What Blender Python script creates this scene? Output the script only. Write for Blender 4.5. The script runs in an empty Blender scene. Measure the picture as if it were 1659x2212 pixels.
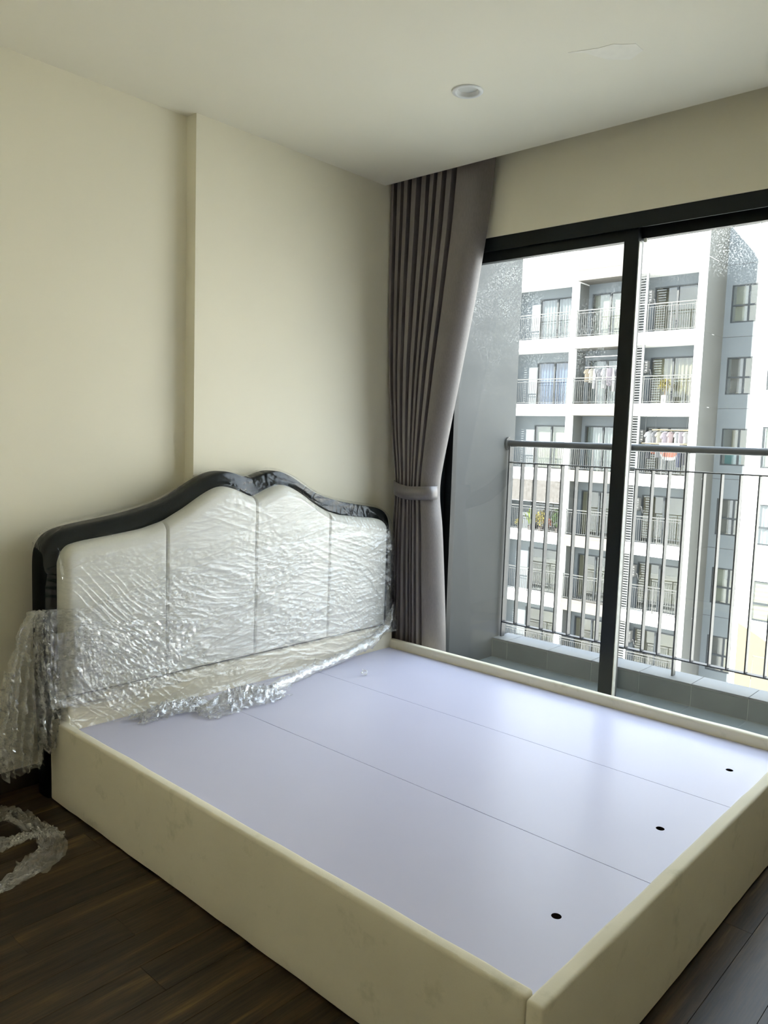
import bpy, bmesh, math, random
import numpy as np
from mathutils import Vector, Matrix

random.seed(7)
R = math.radians
scene = bpy.context.scene
COL = scene.collection

# ------------------------------------------------------------------ camera
cam_data = bpy.data.cameras.new('camera')
cam = bpy.data.objects.new('camera', cam_data)
COL.objects.link(cam)
YAW, PITCH, ROLL, FPX = 0.8345, -0.0952, 0.0322, 1686.4
_F = Vector((math.sin(YAW) * math.cos(PITCH), math.cos(YAW) * math.cos(PITCH), math.sin(PITCH)))
_Rt = Vector((math.cos(YAW), -math.sin(YAW), 0))
_U = _Rt.cross(_F)
_R2 = math.cos(ROLL) * _Rt + math.sin(ROLL) * _U
_U2 = -math.sin(ROLL) * _Rt + math.cos(ROLL) * _U
_m = Matrix((_R2, _U2, -_F)).transposed().to_4x4()
_m.translation = Vector((-3.3386, -2.9097, 1.3982))
cam.matrix_world = _m
cam_data.sensor_fit = 'VERTICAL'
cam_data.sensor_height = 36.0
cam_data.lens = 36.0 * FPX / 2212.0
cam_data.clip_start = 0.05
cam_data.clip_end = 500
scene.camera = cam

# ------------------------------------------------------------------ world, sun, exposure
SUN_DIR = Vector((1.0, -0.51, -0.61)).normalized()      # the way the light travels
world = bpy.data.worlds.new('hazy_sky')
scene.world = world
world.use_nodes = True
wn = world.node_tree
wn.nodes.clear()
w_out = wn.nodes.new('ShaderNodeOutputWorld')
w_bg = wn.nodes.new('ShaderNodeBackground')
# bright hazy sky, a little bluer overhead than at the horizon
w_tc = wn.nodes.new('ShaderNodeTexCoord')
w_sep = wn.nodes.new('ShaderNodeSeparateXYZ')
w_rmp = wn.nodes.new('ShaderNodeValToRGB')
w_rmp.color_ramp.elements[0].position = 0.0
w_rmp.color_ramp.elements[0].color = (0.93, 0.97, 1.0, 1)
w_rmp.color_ramp.elements[1].position = 1.0
w_rmp.color_ramp.elements[1].color = (0.62, 0.79, 1.0, 1)
wn.links.new(w_tc.outputs['Generated'], w_sep.inputs[0])
wn.links.new(w_sep.outputs[2], w_rmp.inputs[0])
wn.links.new(w_rmp.outputs[0], w_bg.inputs[0])
w_bg.inputs[1].default_value = 6.6
wn.links.new(w_bg.outputs[0], w_out.inputs[0])

sun_data = bpy.data.lights.new('sun', 'SUN')
sun_data.energy = 24.0
sun_data.angle = R(0.6)
sun_data.color = (1.0, 0.95, 0.86)
sun = bpy.data.objects.new('sun', sun_data)
COL.objects.link(sun)
sun.rotation_euler = SUN_DIR.to_track_quat('-Z', 'Y').to_euler()
sun.location = (-20, 10, 30)

scene.view_settings.view_transform = 'Standard'
scene.view_settings.look = 'None'
scene.view_settings.exposure = 0.07
scene.view_settings.gamma = 1.0
scene.view_settings.use_curve_mapping = False
scene.cycles.max_bounces = 8
scene.cycles.diffuse_bounces = 5
scene.cycles.glossy_bounces = 3
scene.cycles.transmission_bounces = 2
scene.cycles.transparent_max_bounces = 24
scene.cycles.adaptive_threshold = 0.04
scene.cycles.sample_clamp_indirect = 8.0
scene.cycles.caustics_reflective = False
scene.cycles.caustics_refractive = False


# ------------------------------------------------------------------ materials
class NT:
    def __init__(self, name):
        self.mat = bpy.data.materials.new(name)
        self.mat.use_nodes = True
        self.t = self.mat.node_tree
        self.t.nodes.clear()
        self.out = self.t.nodes.new('ShaderNodeOutputMaterial')

    def n(self, typ, **kw):
        nd = self.t.nodes.new(typ)
        for k, v in kw.items():
            if k.startswith('i_'):
                key = k[2:].replace('_', ' ')
                nd.inputs[key].default_value = v
            else:
                setattr(nd, k, v)
        return nd

    def l(self, a, b):
        self.t.links.new(a, b)

    def coords(self, kind='Object', scale=(1, 1, 1), rnd=False):
        tc = self.n('ShaderNodeTexCoord')
        mp = self.n('ShaderNodeMapping')
        mp.inputs['Scale'].default_value = scale
        self.l(tc.outputs[kind], mp.inputs['Vector'])
        if rnd:
            oi = self.n('ShaderNodeObjectInfo')
            mu = self.n('ShaderNodeMath', operation='MULTIPLY')
            mu.inputs[1].default_value = 37.0
            self.l(oi.outputs['Random'], mu.inputs[0])
            cb = self.n('ShaderNodeCombineXYZ')
            for i in range(3):
                self.l(mu.outputs[0], cb.inputs[i])
            self.l(cb.outputs[0], mp.inputs['Location'])
        return mp.outputs[0]

    def noise(self, vec, scale=5, detail=4, rough=0.55):
        nz = self.n('ShaderNodeTexNoise')
        nz.inputs['Scale'].default_value = scale
        nz.inputs['Detail'].default_value = detail
        nz.inputs['Roughness'].default_value = rough
        self.l(vec, nz.inputs['Vector'])
        return nz.outputs['Fac']

    def ramp(self, fac, stops):
        rp = self.n('ShaderNodeValToRGB')
        el = rp.color_ramp.elements
        while len(el) < len(stops):
            el.new(0.5)
        for e, (p, c) in zip(el, stops):
            e.position = p
            e.color = (*c, 1) if len(c) == 3 else c
        self.l(fac, rp.inputs[0])
        return rp.outputs[0]

    def mix(self, fac, a, b, mode='MIX'):
        mx = self.n('ShaderNodeMix', data_type='RGBA', blend_type=mode)
        for sock, v in ((mx.inputs[0], fac), (mx.inputs[6], a), (mx.inputs[7], b)):
            if hasattr(v, 'is_linked'):
                self.l(v, sock)
            elif isinstance(v, (int, float)):
                sock.default_value = v
            else:
                sock.default_value = (*v, 1)
        return mx.outputs[2]

    def schlick(self, f0=.04, gain=1.0, normal=None):
        lw = self.n('ShaderNodeLayerWeight')
        lw.inputs['Blend'].default_value = .5
        if normal is not None:
            self.l(normal, lw.inputs['Normal'])
        pw = self.n('ShaderNodeMath', operation='POWER')
        pw.inputs[1].default_value = 5.0
        self.l(lw.outputs['Facing'], pw.inputs[0])
        ma = self.n('ShaderNodeMath', operation='MULTIPLY_ADD')
        ma.inputs[1].default_value = (1 - f0) * gain
        ma.inputs[2].default_value = f0 * gain
        ma.use_clamp = True
        self.l(pw.outputs[0], ma.inputs[0])
        return ma.outputs[0]

    def bump(self, h, strength=0.2, dist=0.01):
        b = self.n('ShaderNodeBump')
        b.inputs['Strength'].default_value = strength
        b.inputs['Distance'].default_value = dist
        self.l(h, b.inputs['Height'])
        return b.outputs[0]

    def principled(self, color=(.8, .8, .8), rough=.5, metallic=0, normal=None, spec=.5, sheen=0, coat=0):
        p = self.n('ShaderNodeBsdfPrincipled')
        if hasattr(color, 'is_linked'):
            self.l(color, p.inputs['Base Color'])
        else:
            p.inputs['Base Color'].default_value = (*color, 1)
        if hasattr(rough, 'is_linked'):
            self.l(rough, p.inputs['Roughness'])
        else:
            p.inputs['Roughness'].default_value = rough
        p.inputs['Metallic'].default_value = metallic
        p.inputs['Specular IOR Level'].default_value = spec
        p.inputs['Sheen Weight'].default_value = sheen
        p.inputs['Coat Weight'].default_value = coat
        if normal is not None:
            self.l(normal, p.inputs['Normal'])
        self.l(p.outputs[0], self.out.inputs[0])
        return p


def srgb(r, g, b):
    f = lambda c: (c / 255 / 12.92) if c / 255 <= .04045 else ((c / 255 + .055) / 1.055) ** 2.4
    return (f(r), f(g), f(b))


M = {}


def simple(name, color, rough=.6, metallic=0, var=0.06, nscale=6, bump=0.0, bscale=120, spec=.5, sheen=0, coat=0, rnd=False):
    t = NT(name)
    v = t.coords(rnd=rnd)
    f = t.noise(v, nscale, 1)
    lo = tuple(c * (1 - var) for c in color)
    hi = tuple(min(1, c * (1 + var)) for c in color)
    c = t.ramp(f, [(0.3, lo), (0.7, hi)])
    nrm = None
    if bump:
        nrm = t.bump(t.noise(v, bscale, 3), bump, 0.003)
    t.principled(c, rough, metallic, nrm, spec, sheen, coat)
    M[name] = t.mat
    return t.mat


simple('wall_paint', (0.87, 0.825, 0.67), .75, var=.012, nscale=2.5)
simple('ceiling_paint', (0.905, 0.865, 0.725), .8, var=.012, nscale=2)
simple('patch_paint', (0.915, 0.882, 0.775), .7, var=.02, nscale=30)
simple('black_alu', (0.005, 0.009, 0.011), .42, var=.1, spec=.3)
simple('pale_strip', (0.52, 0.53, 0.48), .5, var=.1, nscale=40)
simple('grey_render', (0.060, 0.063, 0.062), .75, var=.03, nscale=3, bump=0)
simple('rail_metal', (0.025, 0.027, 0.029), .42, metallic=0, var=.12, nscale=30, spec=.3)
simple('grout', (0.20, 0.215, 0.205), .9)
simple('white_plastic', (0.80, 0.80, 0.78), .4)
simple('lens_white', (0.74, 0.74, 0.70), .3)
simple('velvet_black', (0.004, 0.006, 0.0065), .6, var=.15, nscale=12, bump=.1, bscale=400, spec=.08)
simple('curtain_dark', (0.02, 0.02, 0.02), .5)
simple('dark_base', (0.035, 0.026, 0.018), .5)
simple('bed_core', (0.10, 0.08, 0.06), .8)
simple('hole_dark', (0.03, 0.024, 0.02), .9, spec=.1)
# exterior
simple('ext_white', (0.74, 0.735, 0.71), .7, var=.02, nscale=.6)
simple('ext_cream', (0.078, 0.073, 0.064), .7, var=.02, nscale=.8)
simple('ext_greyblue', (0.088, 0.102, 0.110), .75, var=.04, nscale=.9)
simple('ext_grey', (0.070, 0.073, 0.068), .75, var=.03, nscale=.9)
simple('ext_room', (0.34, 0.295, 0.19), .7, var=.05, nscale=.8)
simple('ext_orange', (0.108, 0.082, 0.046), .7, var=.03)
simple('ext_olive', (0.075, 0.070, 0.048), .7, var=.03)
simple('ext_frame', (0.018, 0.023, 0.026), .45, spec=.3)
simple('ext_rail', (0.052, 0.053, 0.052), .5, spec=.3)
simple('ext_louver', (0.10, 0.104, 0.104), .5)
simple('ext_floor', (0.162, 0.151, 0.137), .7)
simple('ac_white', (0.16, 0.16, 0.155), .5)
simple('ext_groove', (0.075, 0.072, 0.066), .8)
simple('ext_groove_dark', (0.035, 0.038, 0.04), .8)
simple('ground_concrete', (0.74, 0.71, 0.64), .85, var=.12, nscale=.3)
for nm, c in dict(cloth_white=(0.162, 0.162, 0.164), cloth_lilac=(0.139, 0.123, 0.139), cloth_grey=(0.072, 0.073, 0.079), cloth_dark=(0.012, 0.013, 0.018),
                  cloth_tan=(0.123, 0.099, 0.067), cloth_cream=(0.158, 0.149, 0.123), cloth_red=(0.123, 0.034, 0.020), cloth_pink=(0.158, 0.123, 0.123), cloth_navy=(0.010, 0.014, 0.032)).items():
    simple(nm, c, .85, var=.1, nscale=14)
simple('curtain_white', (0.171, 0.171, 0.166), .8, var=.04)
simple('curtain_blue', (0.059, 0.079, 0.135), .8, var=.12, nscale=4)
simple('curtain_mint', (0.151, 0.158, 0.142), .8, var=.06)
simple('curtain_gold', (0.146, 0.123, 0.072), .8, var=.15, nscale=5)
simple('blind_beige', (0.146, 0.135, 0.099), .8, var=.05)
simple('blind_brown', (0.072, 0.062, 0.052), .8, var=.1)
simple('blind_teal', (0.032, 0.095, 0.091), .7, var=.08)
simple('pole_white', (0.166, 0.166, 0.166), .4)
simple('pole_yellow', (0.171, 0.131, 0.052), .4)
simple('leaf_green', (0.036, 0.072, 0.014), .5, var=.35, nscale=9)
simple('leaf_lime', (0.115, 0.158, 0.022), .5, var=.3, nscale=9)
simple('leaf_yellow', (0.223, 0.187, 0.036), .5, var=.3, nscale=9)
simple('leaf_red', (0.187, 0.050, 0.022), .5, var=.4, nscale=9)
simple('pot_white', (0.288, 0.288, 0.281), .5)
simple('pot_dark', (0.036, 0.029, 0.025), .6)
simple('stem_brown', (.14, .09, .05), .8)


def mk_planks():
    t = NT('walnut_laminate')
    v = t.coords(scale=(1, 1, 1), rnd=True)
    v2 = t.n('ShaderNodeMapping')
    v2.inputs['Scale'].default_value = (1.3, 15, 1)
    t.l(v, v2.inputs['Vector'])
    bands = t.noise(v2.outputs[0], 1.6, 3, .5)
    v3 = t.n('ShaderNodeMapping')
    v3.inputs['Scale'].default_value = (5, 90, 1)
    t.l(v, v3.inputs['Vector'])
    grain = t.noise(v3.outputs[0], 2.0, 6, .65)
    base = t.ramp(bands, [(.30, (.036, .024, .013)), (.52, (.060, .041, .022)), (.62, (.085, .055, .026)), (.72, (.165, .108, .040))])
    g = t.ramp(grain, [(.3, (.55, .55, .55)), (.7, (1.25, 1.25, 1.25))])
    c = t.mix(1.0, base, g, 'MULTIPLY')
    oi = t.n('ShaderNodeObjectInfo')
    tone = t.ramp(oi.outputs['Random'], [(0, (.75, .75, .78)), (1, (1.2, 1.15, 1.05))])
    c = t.mix(1.0, c, tone, 'MULTIPLY')
    t.principled(c, .38, 0, t.bump(grain, .12, .002), .28)
    M['planks'] = t.mat


def mk_suede():
    t = NT('cream_suede')
    v = t.coords()
    big = t.noise(v, 2.2, 5, .6)
    mid = t.noise(v, 11, 5, .6)
    fine = t.noise(v, 240, 3, .6)
    c = t.ramp(big, [(.25, (.77, .71, .545)), (.75, (.85, .79, .63))])
    st = t.ramp(mid, [(.24, (.78, .79, .74)), (.42, (1, 1, 1))])
    c = t.mix(1.0, c, st, 'MULTIPLY')
    t.principled(c, .9, 0, t.bump(fine, .18, .002), .25, sheen=.25)
    M['suede'] = t.mat


def mk_white_leather():
    t = NT('white_upholstery')
    v = t.coords()
    big = t.noise(v, 3, 4, .6)
    c = t.ramp(big, [(.25, (.76, .755, .69)), (.75, (.80, .795, .73))])
    t.principled(c, .5, 0, t.bump(t.noise(v, 18, 4), .12, .01), .4)
    M['upholstery'] = t.mat


def mk_board():
    t = NT('lavender_laminate')
    v = t.coords()
    smear = t.noise(v, 5, 5, .65)
    c = t.ramp(t.noise(v, 1.6, 3), [(.3, (.595, .585, .725)), (.7, (.62, .61, .75))])
    rg = t.ramp(smear, [(.2, (.27, .27, .27)), (.8, (.31, .31, .31))])
    t.principled(c, rg, 0, t.bump(t.noise(v, 60, 2), .02, .002), .13)
    M['board'] = t.mat


def mk_curtain():
    t = NT('taupe_satin')
    v = t.coords(scale=(1, 1, 1))
    m = t.n('ShaderNodeMapping')
    m.inputs['Scale'].default_value = (240, 240, 14)
    t.l(v, m.inputs['Vector'])
    weave = t.noise(m.outputs[0], 2, 2)
    c = t.ramp(weave, [(.3, (.150, .130, .126)), (.7, (.195, .170, .165))])
    p = t.principled(c, .36, 0, t.bump(weave, .12, .002), .85, sheen=.25)
    M['curtain'] = t.mat


def mk_tile():
    t = NT('grey_tile')
    v = t.coords(rnd=True)
    n = t.noise(v, 7, 5, .65)
    c = t.ramp(n, [(.3, (.070, .085, .085)), (.7, (.096, .113, .113))])
    t.principled(c, .5, 0, t.bump(t.noise(v, 60, 3), .06, .002), .5)
    M['tile'] = t.mat
    t = NT('grey_coping')
    v = t.coords(rnd=True)
    n = t.noise(v, 40, 5, .7)
    c = t.ramp(n, [(.3, (.105, .11, .112)), (.7, (.125, .13, .133))])
    t.principled(c, .65, 0, t.bump(n, .06, .002), .4)
    M['coping'] = t.mat


def mk_glass():
    # clear pane with dust specks and faint haze
    t = NT('dusty_glass')
    tr = t.n('ShaderNodeBsdfTransparent')
    tr.inputs[0].default_value = (.97, .98, .975, 1)
    gl = t.n('ShaderNodeBsdfGlossy')
    gl.inputs['Roughness'].default_value = .01
    m1 = t.n('ShaderNodeMixShader')
    t.l(t.schlick(.03, .8), m1.inputs[0])
    t.l(tr.outputs[0], m1.inputs[1])
    t.l(gl.outputs[0], m1.inputs[2])
    # dust
    df = t.n('ShaderNodeBsdfDiffuse')
    df.inputs[0].default_value = (.8, .82, .80, 1)
    tl = t.n('ShaderNodeBsdfTranslucent')
    tl.inputs[0].default_value = (.8, .82, .80, 1)
    dm = t.n('ShaderNodeMixShader')
    dm.inputs[0].default_value = .6
    t.l(df.outputs[0], dm.inputs[1])
    t.l(tl.outputs[0], dm.inputs[2])
    v = t.coords(scale=(1, 1, 1))
    specks = t.noise(v, 150, 2, .7)
    cloud = t.noise(v, 2.3, 3, .6)
    sp = t.ramp(specks, [(.54, (0, 0, 0)), (.64, (1, 1, 1))])
    cl = t.ramp(cloud, [(.44, (.02, .02, .02)), (.60, (.7, .7, .7))])
    dust = t.mix(1.0, sp, cl, 'MULTIPLY')
    sep = t.n('ShaderNodeSeparateXYZ')
    t.l(v, sep.inputs[0])
    hi = t.n('ShaderNodeMapRange')
    hi.inputs['From Min'].default_value = 1.5
    hi.inputs['From Max'].default_value = 2.2
    hi.inputs['To Min'].default_value = .03
    hi.inputs['To Max'].default_value = .55
    t.l(sep.outputs[2], hi.inputs[0])
    mu = t.n('ShaderNodeMath', operation='MULTIPLY')
    t.l(dust, mu.inputs[0])
    t.l(hi.outputs[0], mu.inputs[1])
    ad = t.n('ShaderNodeMath', operation='ADD')
    ad.inputs[1].default_value = .003
    t.l(mu.outputs[0], ad.inputs[0])
    m2 = t.n('ShaderNodeMixShader')
    t.l(ad.outputs[0], m2.inputs[0])
    t.l(m1.outputs[0], m2.inputs[1])
    t.l(dm.outputs[0], m2.inputs[2])
    t.l(m2.outputs[0], t.out.inputs[0])
    M['glass'] = t.mat
    # far glass
    t = NT('far_glass')
    tr = t.n('ShaderNodeBsdfTransparent')
    tr.inputs[0].default_value = (.88, .92, .93, 1)
    gl = t.n('ShaderNodeBsdfGlossy')
    gl.inputs['Roughness'].default_value = .03
    m1 = t.n('ShaderNodeMixShader')
    t.l(t.schlick(.05, 1.0), m1.inputs[0])
    t.l(tr.outputs[0], m1.inputs[1])
    t.l(gl.outputs[0], m1.inputs[2])
    t.l(m1.outputs[0], t.out.inputs[0])
    M['far_glass'] = t.mat


def mk_film(name, white, gloss_add, bump_s, rough=.10):
    t = NT(name)
    tr = t.n('ShaderNodeBsdfTransparent')
    tr.inputs[0].default_value = (.985, .985, .98, 1)
    gl = t.n('ShaderNodeBsdfGlossy')
    gl.inputs['Roughness'].default_value = rough
    gl.inputs[0].default_value = (1, 1, 1, 1)
    v = t.coords()
    m = t.n('ShaderNodeMapping')
    m.inputs['Scale'].default_value = (9, 9, 34)
    m.inputs['Rotation'].default_value = (0, R(14), 0)
    t.l(v, m.inputs['Vector'])
    h1 = t.noise(m.outputs[0], 2.2, 5, .6)
    nb = t.bump(h1, bump_s, .02)
    t.l(nb, gl.inputs['Normal'])
    m1 = t.n('ShaderNodeMixShader')
    t.l(t.schlick(.05 + gloss_add, 1.0, nb), m1.inputs[0])
    t.l(tr.outputs[0], m1.inputs[1])
    t.l(gl.outputs[0], m1.inputs[2])
    df = t.n('ShaderNodeBsdfDiffuse')
    df.inputs[0].default_value = (.85, .86, .86, 1)
    tl = t.n('ShaderNodeBsdfTranslucent')
    tl.inputs[0].default_value = (.85, .86, .86, 1)
    dm = t.n('ShaderNodeMixShader')
    dm.inputs[0].default_value = .5
    t.l(df.outputs[0], dm.inputs[1])
    t.l(tl.outputs[0], dm.inputs[2])
    # crease lines scatter a little more than the taut film
    cr = t.ramp(h1, [(.46, (white * .4,) * 3), (.50, (white * 2.2,) * 3), (.54, (white * .4,) * 3)])
    m2 = t.n('ShaderNodeMixShader')
    t.l(cr, m2.inputs[0])
    t.l(m1.outputs[0], m2.inputs[1])
    t.l(dm.outputs[0], m2.inputs[2])
    t.l(m2.outputs[0], t.out.inputs[0])
    M[name] = t.mat


def mk_shade_fabric():
    t = NT('patterned_shade')
    v = t.coords()
    n = t.noise(v, 9, 3, .7)
    c = t.ramp(n, [(.42, (.062, .059, .055)), (.58, (.042, .038, .034))])
    t.principled(c, .85)
    M['shade_fabric'] = t.mat


def mk_zebra():
    t = NT('zebra_blind')
    v = t.coords()
    w = t.n('ShaderNodeTexWave', wave_type='BANDS', bands_direction='Z')
    w.inputs['Scale'].default_value = 1.6
    t.l(v, w.inputs['Vector'])
    c = t.ramp(w.outputs['Fac'], [(.45, (.13, .11, .06)), (.55, (.15, .14, .10))])
    t.principled(c, .8)
    M['zebra'] = t.mat


mk_planks(); mk_suede(); mk_white_leather(); mk_board(); mk_curtain(); mk_tile(); mk_glass()
mk_film('film', .018, .035, .30, .03)
mk_film('film_taut', .008, -.015, .12, .03)
mk_film('film_bunch', .10, .13, .3, .06)
mk_shade_fabric(); mk_zebra()


# ------------------------------------------------------------------ geometry helpers
class MB:
    def __init__(self):
        self.v = []
        self.f = []

    def add(self, vs, fs):
        o = len(self.v)
        self.v += [tuple(map(float, p)) for p in vs]
        self.f += [tuple(i + o for i in f) for f in fs]
        return self

    def box(self, x0, x1, y0, y1, z0, z1):
        if x0 > x1: x0, x1 = x1, x0
        if y0 > y1: y0, y1 = y1, y0
        if z0 > z1: z0, z1 = z1, z0
        return self.add([(x0, y0, z0), (x1, y0, z0), (x1, y1, z0), (x0, y1, z0), (x0, y0, z1), (x1, y0, z1), (x1, y1, z1), (x0, y1, z1)],
                        [(0, 3, 2, 1), (4, 5, 6, 7), (0, 1, 5, 4), (1, 2, 6, 5), (2, 3, 7, 6), (3, 0, 4, 7)])

    def rbox(self, x0, x1, y0, y1, z0, z1, r=.01, seg=3):
        bm = bmesh.new()
        bmesh.ops.create_cube(bm, size=1)
        for v in bm.verts:
            v.co = Vector(((x0 + x1) / 2 + v.co.x * (x1 - x0), (y0 + y1) / 2 + v.co.y * (y1 - y0), (z0 + z1) / 2 + v.co.z * (z1 - z0)))
        bmesh.ops.bevel(bm, geom=list(bm.edges), offset=r, segments=seg, profile=.5, affect='EDGES')
        bm.verts.index_update()
        self.add([v.co[:] for v in bm.verts], [tuple(v.index for v in f.verts) for f in bm.faces])
        bm.free()
        return self

    def tube(self, pts, r, n=10, caps=True):
        pts = [Vector(p) for p in pts]
        o = len(self.v)
        k = len(pts)
        for i, p in enumerate(pts):
            d = (pts[min(i + 1, k - 1)] - pts[max(i - 1, 0)]).normalized()
            up = Vector((0, 0, 1)) if abs(d.z) < .9 else Vector((1, 0, 0))
            a = d.cross(up).normalized()
            b = a.cross(d)
            rr = r[i] if isinstance(r, (list, tuple)) else r
            for j in range(n):
                t = 2 * math.pi * j / n
                self.v.append(tuple(p + a * math.cos(t) * rr + b * math.sin(t) * rr))
        for i in range(k - 1):
            for j in range(n):
                self.f.append((o + i * n + j, o + i * n + (j + 1) % n, o + (i + 1) * n + (j + 1) % n, o + (i + 1) * n + j))
        if caps:
            self.f.append(tuple(o + j for j in reversed(range(n))))
            self.f.append(tuple(o + (k - 1) * n + j for j in range(n)))
        return self

    def lathe(self, prof, c, n=28):
        o = len(self.v)
        for (r, z) in prof:
            for j in range(n):
                t = 2 * math.pi * j / n
                self.v.append((c[0] + r * math.cos(t), c[1] + r * math.sin(t), c[2] + z))
        for i in range(len(prof) - 1):
            for j in range(n):
                self.f.append((o + i * n + j, o + i * n + (j + 1) % n, o + (i + 1) * n + (j + 1) % n, o + (i + 1) * n + j))
        return self

    def grid(self, P):
        """P: array (a, b, 3)"""
        a, b, _ = P.shape
        o = len(self.v)
        self.v += [tuple(p) for p in P.reshape(-1, 3).tolist()]
        for i in range(a - 1):
            for j in range(b - 1):
                q = o + i * b + j
                self.f.append((q, q + 1, q + b + 1, q + b))
        return self

    def prism_x(self, poly, x0, x1):
        """poly of (y, z) extruded along x"""
        n = len(poly)
        vs = [(x0, y, z) for y, z in poly] + [(x1, y, z) for y, z in poly]
        fs = [tuple(range(n)), tuple(range(2 * n - 1, n - 1, -1))] + [(i, n + i, n + (i + 1) % n, (i + 1) % n) for i in range(n)]
        return self.add(vs, fs)

    def prism_y(self, poly, y0, y1):
        n = len(poly)
        vs = [(x, y0, z) for x, z in poly] + [(x, y1, z) for x, z in poly]
        fs = [tuple(range(n)), tuple(range(2 * n - 1, n - 1, -1))] + [(i, n + i, n + (i + 1) % n, (i + 1) % n) for i in range(n)]
        return self.add(vs, fs)


OFF = {}


def link(o, parent=None):
    COL.objects.link(o)
    if parent is not None:
        o.parent = parent
    return o


def offset_of(o):
    return OFF.get(o.name, Vector((0, 0, 0))) if o else Vector((0, 0, 0))


def fix_normals(me):
    bm = bmesh.new()
    bm.from_mesh(me)
    bmesh.ops.recalc_face_normals(bm, faces=bm.faces)
    bm.to_mesh(me)
    bm.free()


def mesh_of(name, mb, mat, smooth=False, off=Vector((0, 0, 0)), normals=True):
    me = bpy.data.meshes.new(name)
    if off.length:
        me.from_pydata([(p[0] - off.x, p[1] - off.y, p[2] - off.z) for p in mb.v], [], mb.f)
    else:
        me.from_pydata(mb.v, [], mb.f)
    me.update()
    if normals:
        fix_normals(me)
    me.materials.append(M[mat] if isinstance(mat, str) else mat)
    if smooth:
        for p in me.polygons:
            p.use_smooth = True
        if smooth != 'all':
            try:
                me.set_sharp_from_angle(angle=R(smooth if smooth is not True else 40))
            except Exception:
                pass
    return me


def part(name, mb, mat, parent, smooth=False, label=None, kind=None, normals=True):
    off = offset_of(parent)
    o = bpy.data.objects.new(name, mesh_of(name, mb, mat, smooth, off, normals))
    link(o, parent)
    OFF[o.name] = off
    if label: o['label'] = label
    if kind: o['kind'] = kind
    return o


def tag(o, label, cat, group=None, kind=None):
    o['label'] = label
    o['category'] = cat
    if group: o['group'] = group
    if kind: o['kind'] = kind
    return o


def thing(name, loc, label, cat, group=None, kind=None):
    o = bpy.data.objects.new(name, None)
    o.empty_display_size = .1
    link(o)
    o.location = loc
    OFF[o.name] = Vector(loc)
    return tag(o, label, cat, group, kind)


def solo(name, mb, mat, label, cat, group=None, kind=None, smooth=False, base=None, normals=True):
    """a thing that is one mesh; origin at the centre of its base"""
    a = np.array(mb.v)
    if base is None:
        base = ((a[:, 0].min() + a[:, 0].max()) / 2, (a[:, 1].min() + a[:, 1].max()) / 2, a[:, 2].min())
    off = Vector(base)
    o = bpy.data.objects.new(name, mesh_of(name, mb, mat, smooth, off, normals))
    link(o)
    o.location = off
    OFF[o.name] = off
    return tag(o, label, cat, group, kind)


def piece(name, me, loc, parent):
    """a piece sharing its mesh; loc in world space"""
    o = bpy.data.objects.new(name, me)
    link(o, parent)
    o.location = Vector(loc) - offset_of(parent)
    OFF[o.name] = Vector(loc)
    return o


def struct(name, mb, mat, label, cat, smooth=False):
    o = bpy.data.objects.new(name, mesh_of(name, mb, mat, smooth))
    link(o)
    return tag(o, label, cat, kind='structure')


# numpy gradient noise in 2-D
_rng = np.random.RandomState(11)
_perm = np.concatenate([_rng.permutation(512)] * 2)
_ang = _rng.rand(512) * 2 * np.pi
_g = np.stack([np.cos(_ang), np.sin(_ang)], -1)


def pn(x, y):
    xi = np.floor(x).astype(int); yi = np.floor(y).astype(int)
    xf = x - xi; yf = y - yi
    u = xf ** 3 * (xf * (xf * 6 - 15) + 10); w = yf ** 3 * (yf * (yf * 6 - 15) + 10)
    def gr(ix, iy, dx, dy):
        h = _perm[(_perm[ix & 511] + iy) & 511]
        return _g[h, 0] * dx + _g[h, 1] * dy
    a = gr(xi, yi, xf, yf); b = gr(xi + 1, yi, xf - 1, yf)
    c = gr(xi, yi + 1, xf, yf - 1); d = gr(xi + 1, yi + 1, xf - 1, yf - 1)
    return (a * (1 - u) + b * u) * (1 - w) + (c * (1 - u) + d * u) * w


def ridged(x, y, octv=3):
    s = 0; amp = 1
    for i in range(octv):
        s = s + amp * (1 - 2 * np.abs(pn(x, y)) / .7)
        x = x * 2.03 + 7.1; y = y * 2.03 + 3.7; amp *= .5
    return s


# ------------------------------------------------------------------ the room
H = 2.7247
XL, YF = -3.70, -3.50
STEP_X, STEP = -1.376, 0.067
OPL, OPR, OPT = -0.25, -2.36, 2.42

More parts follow.
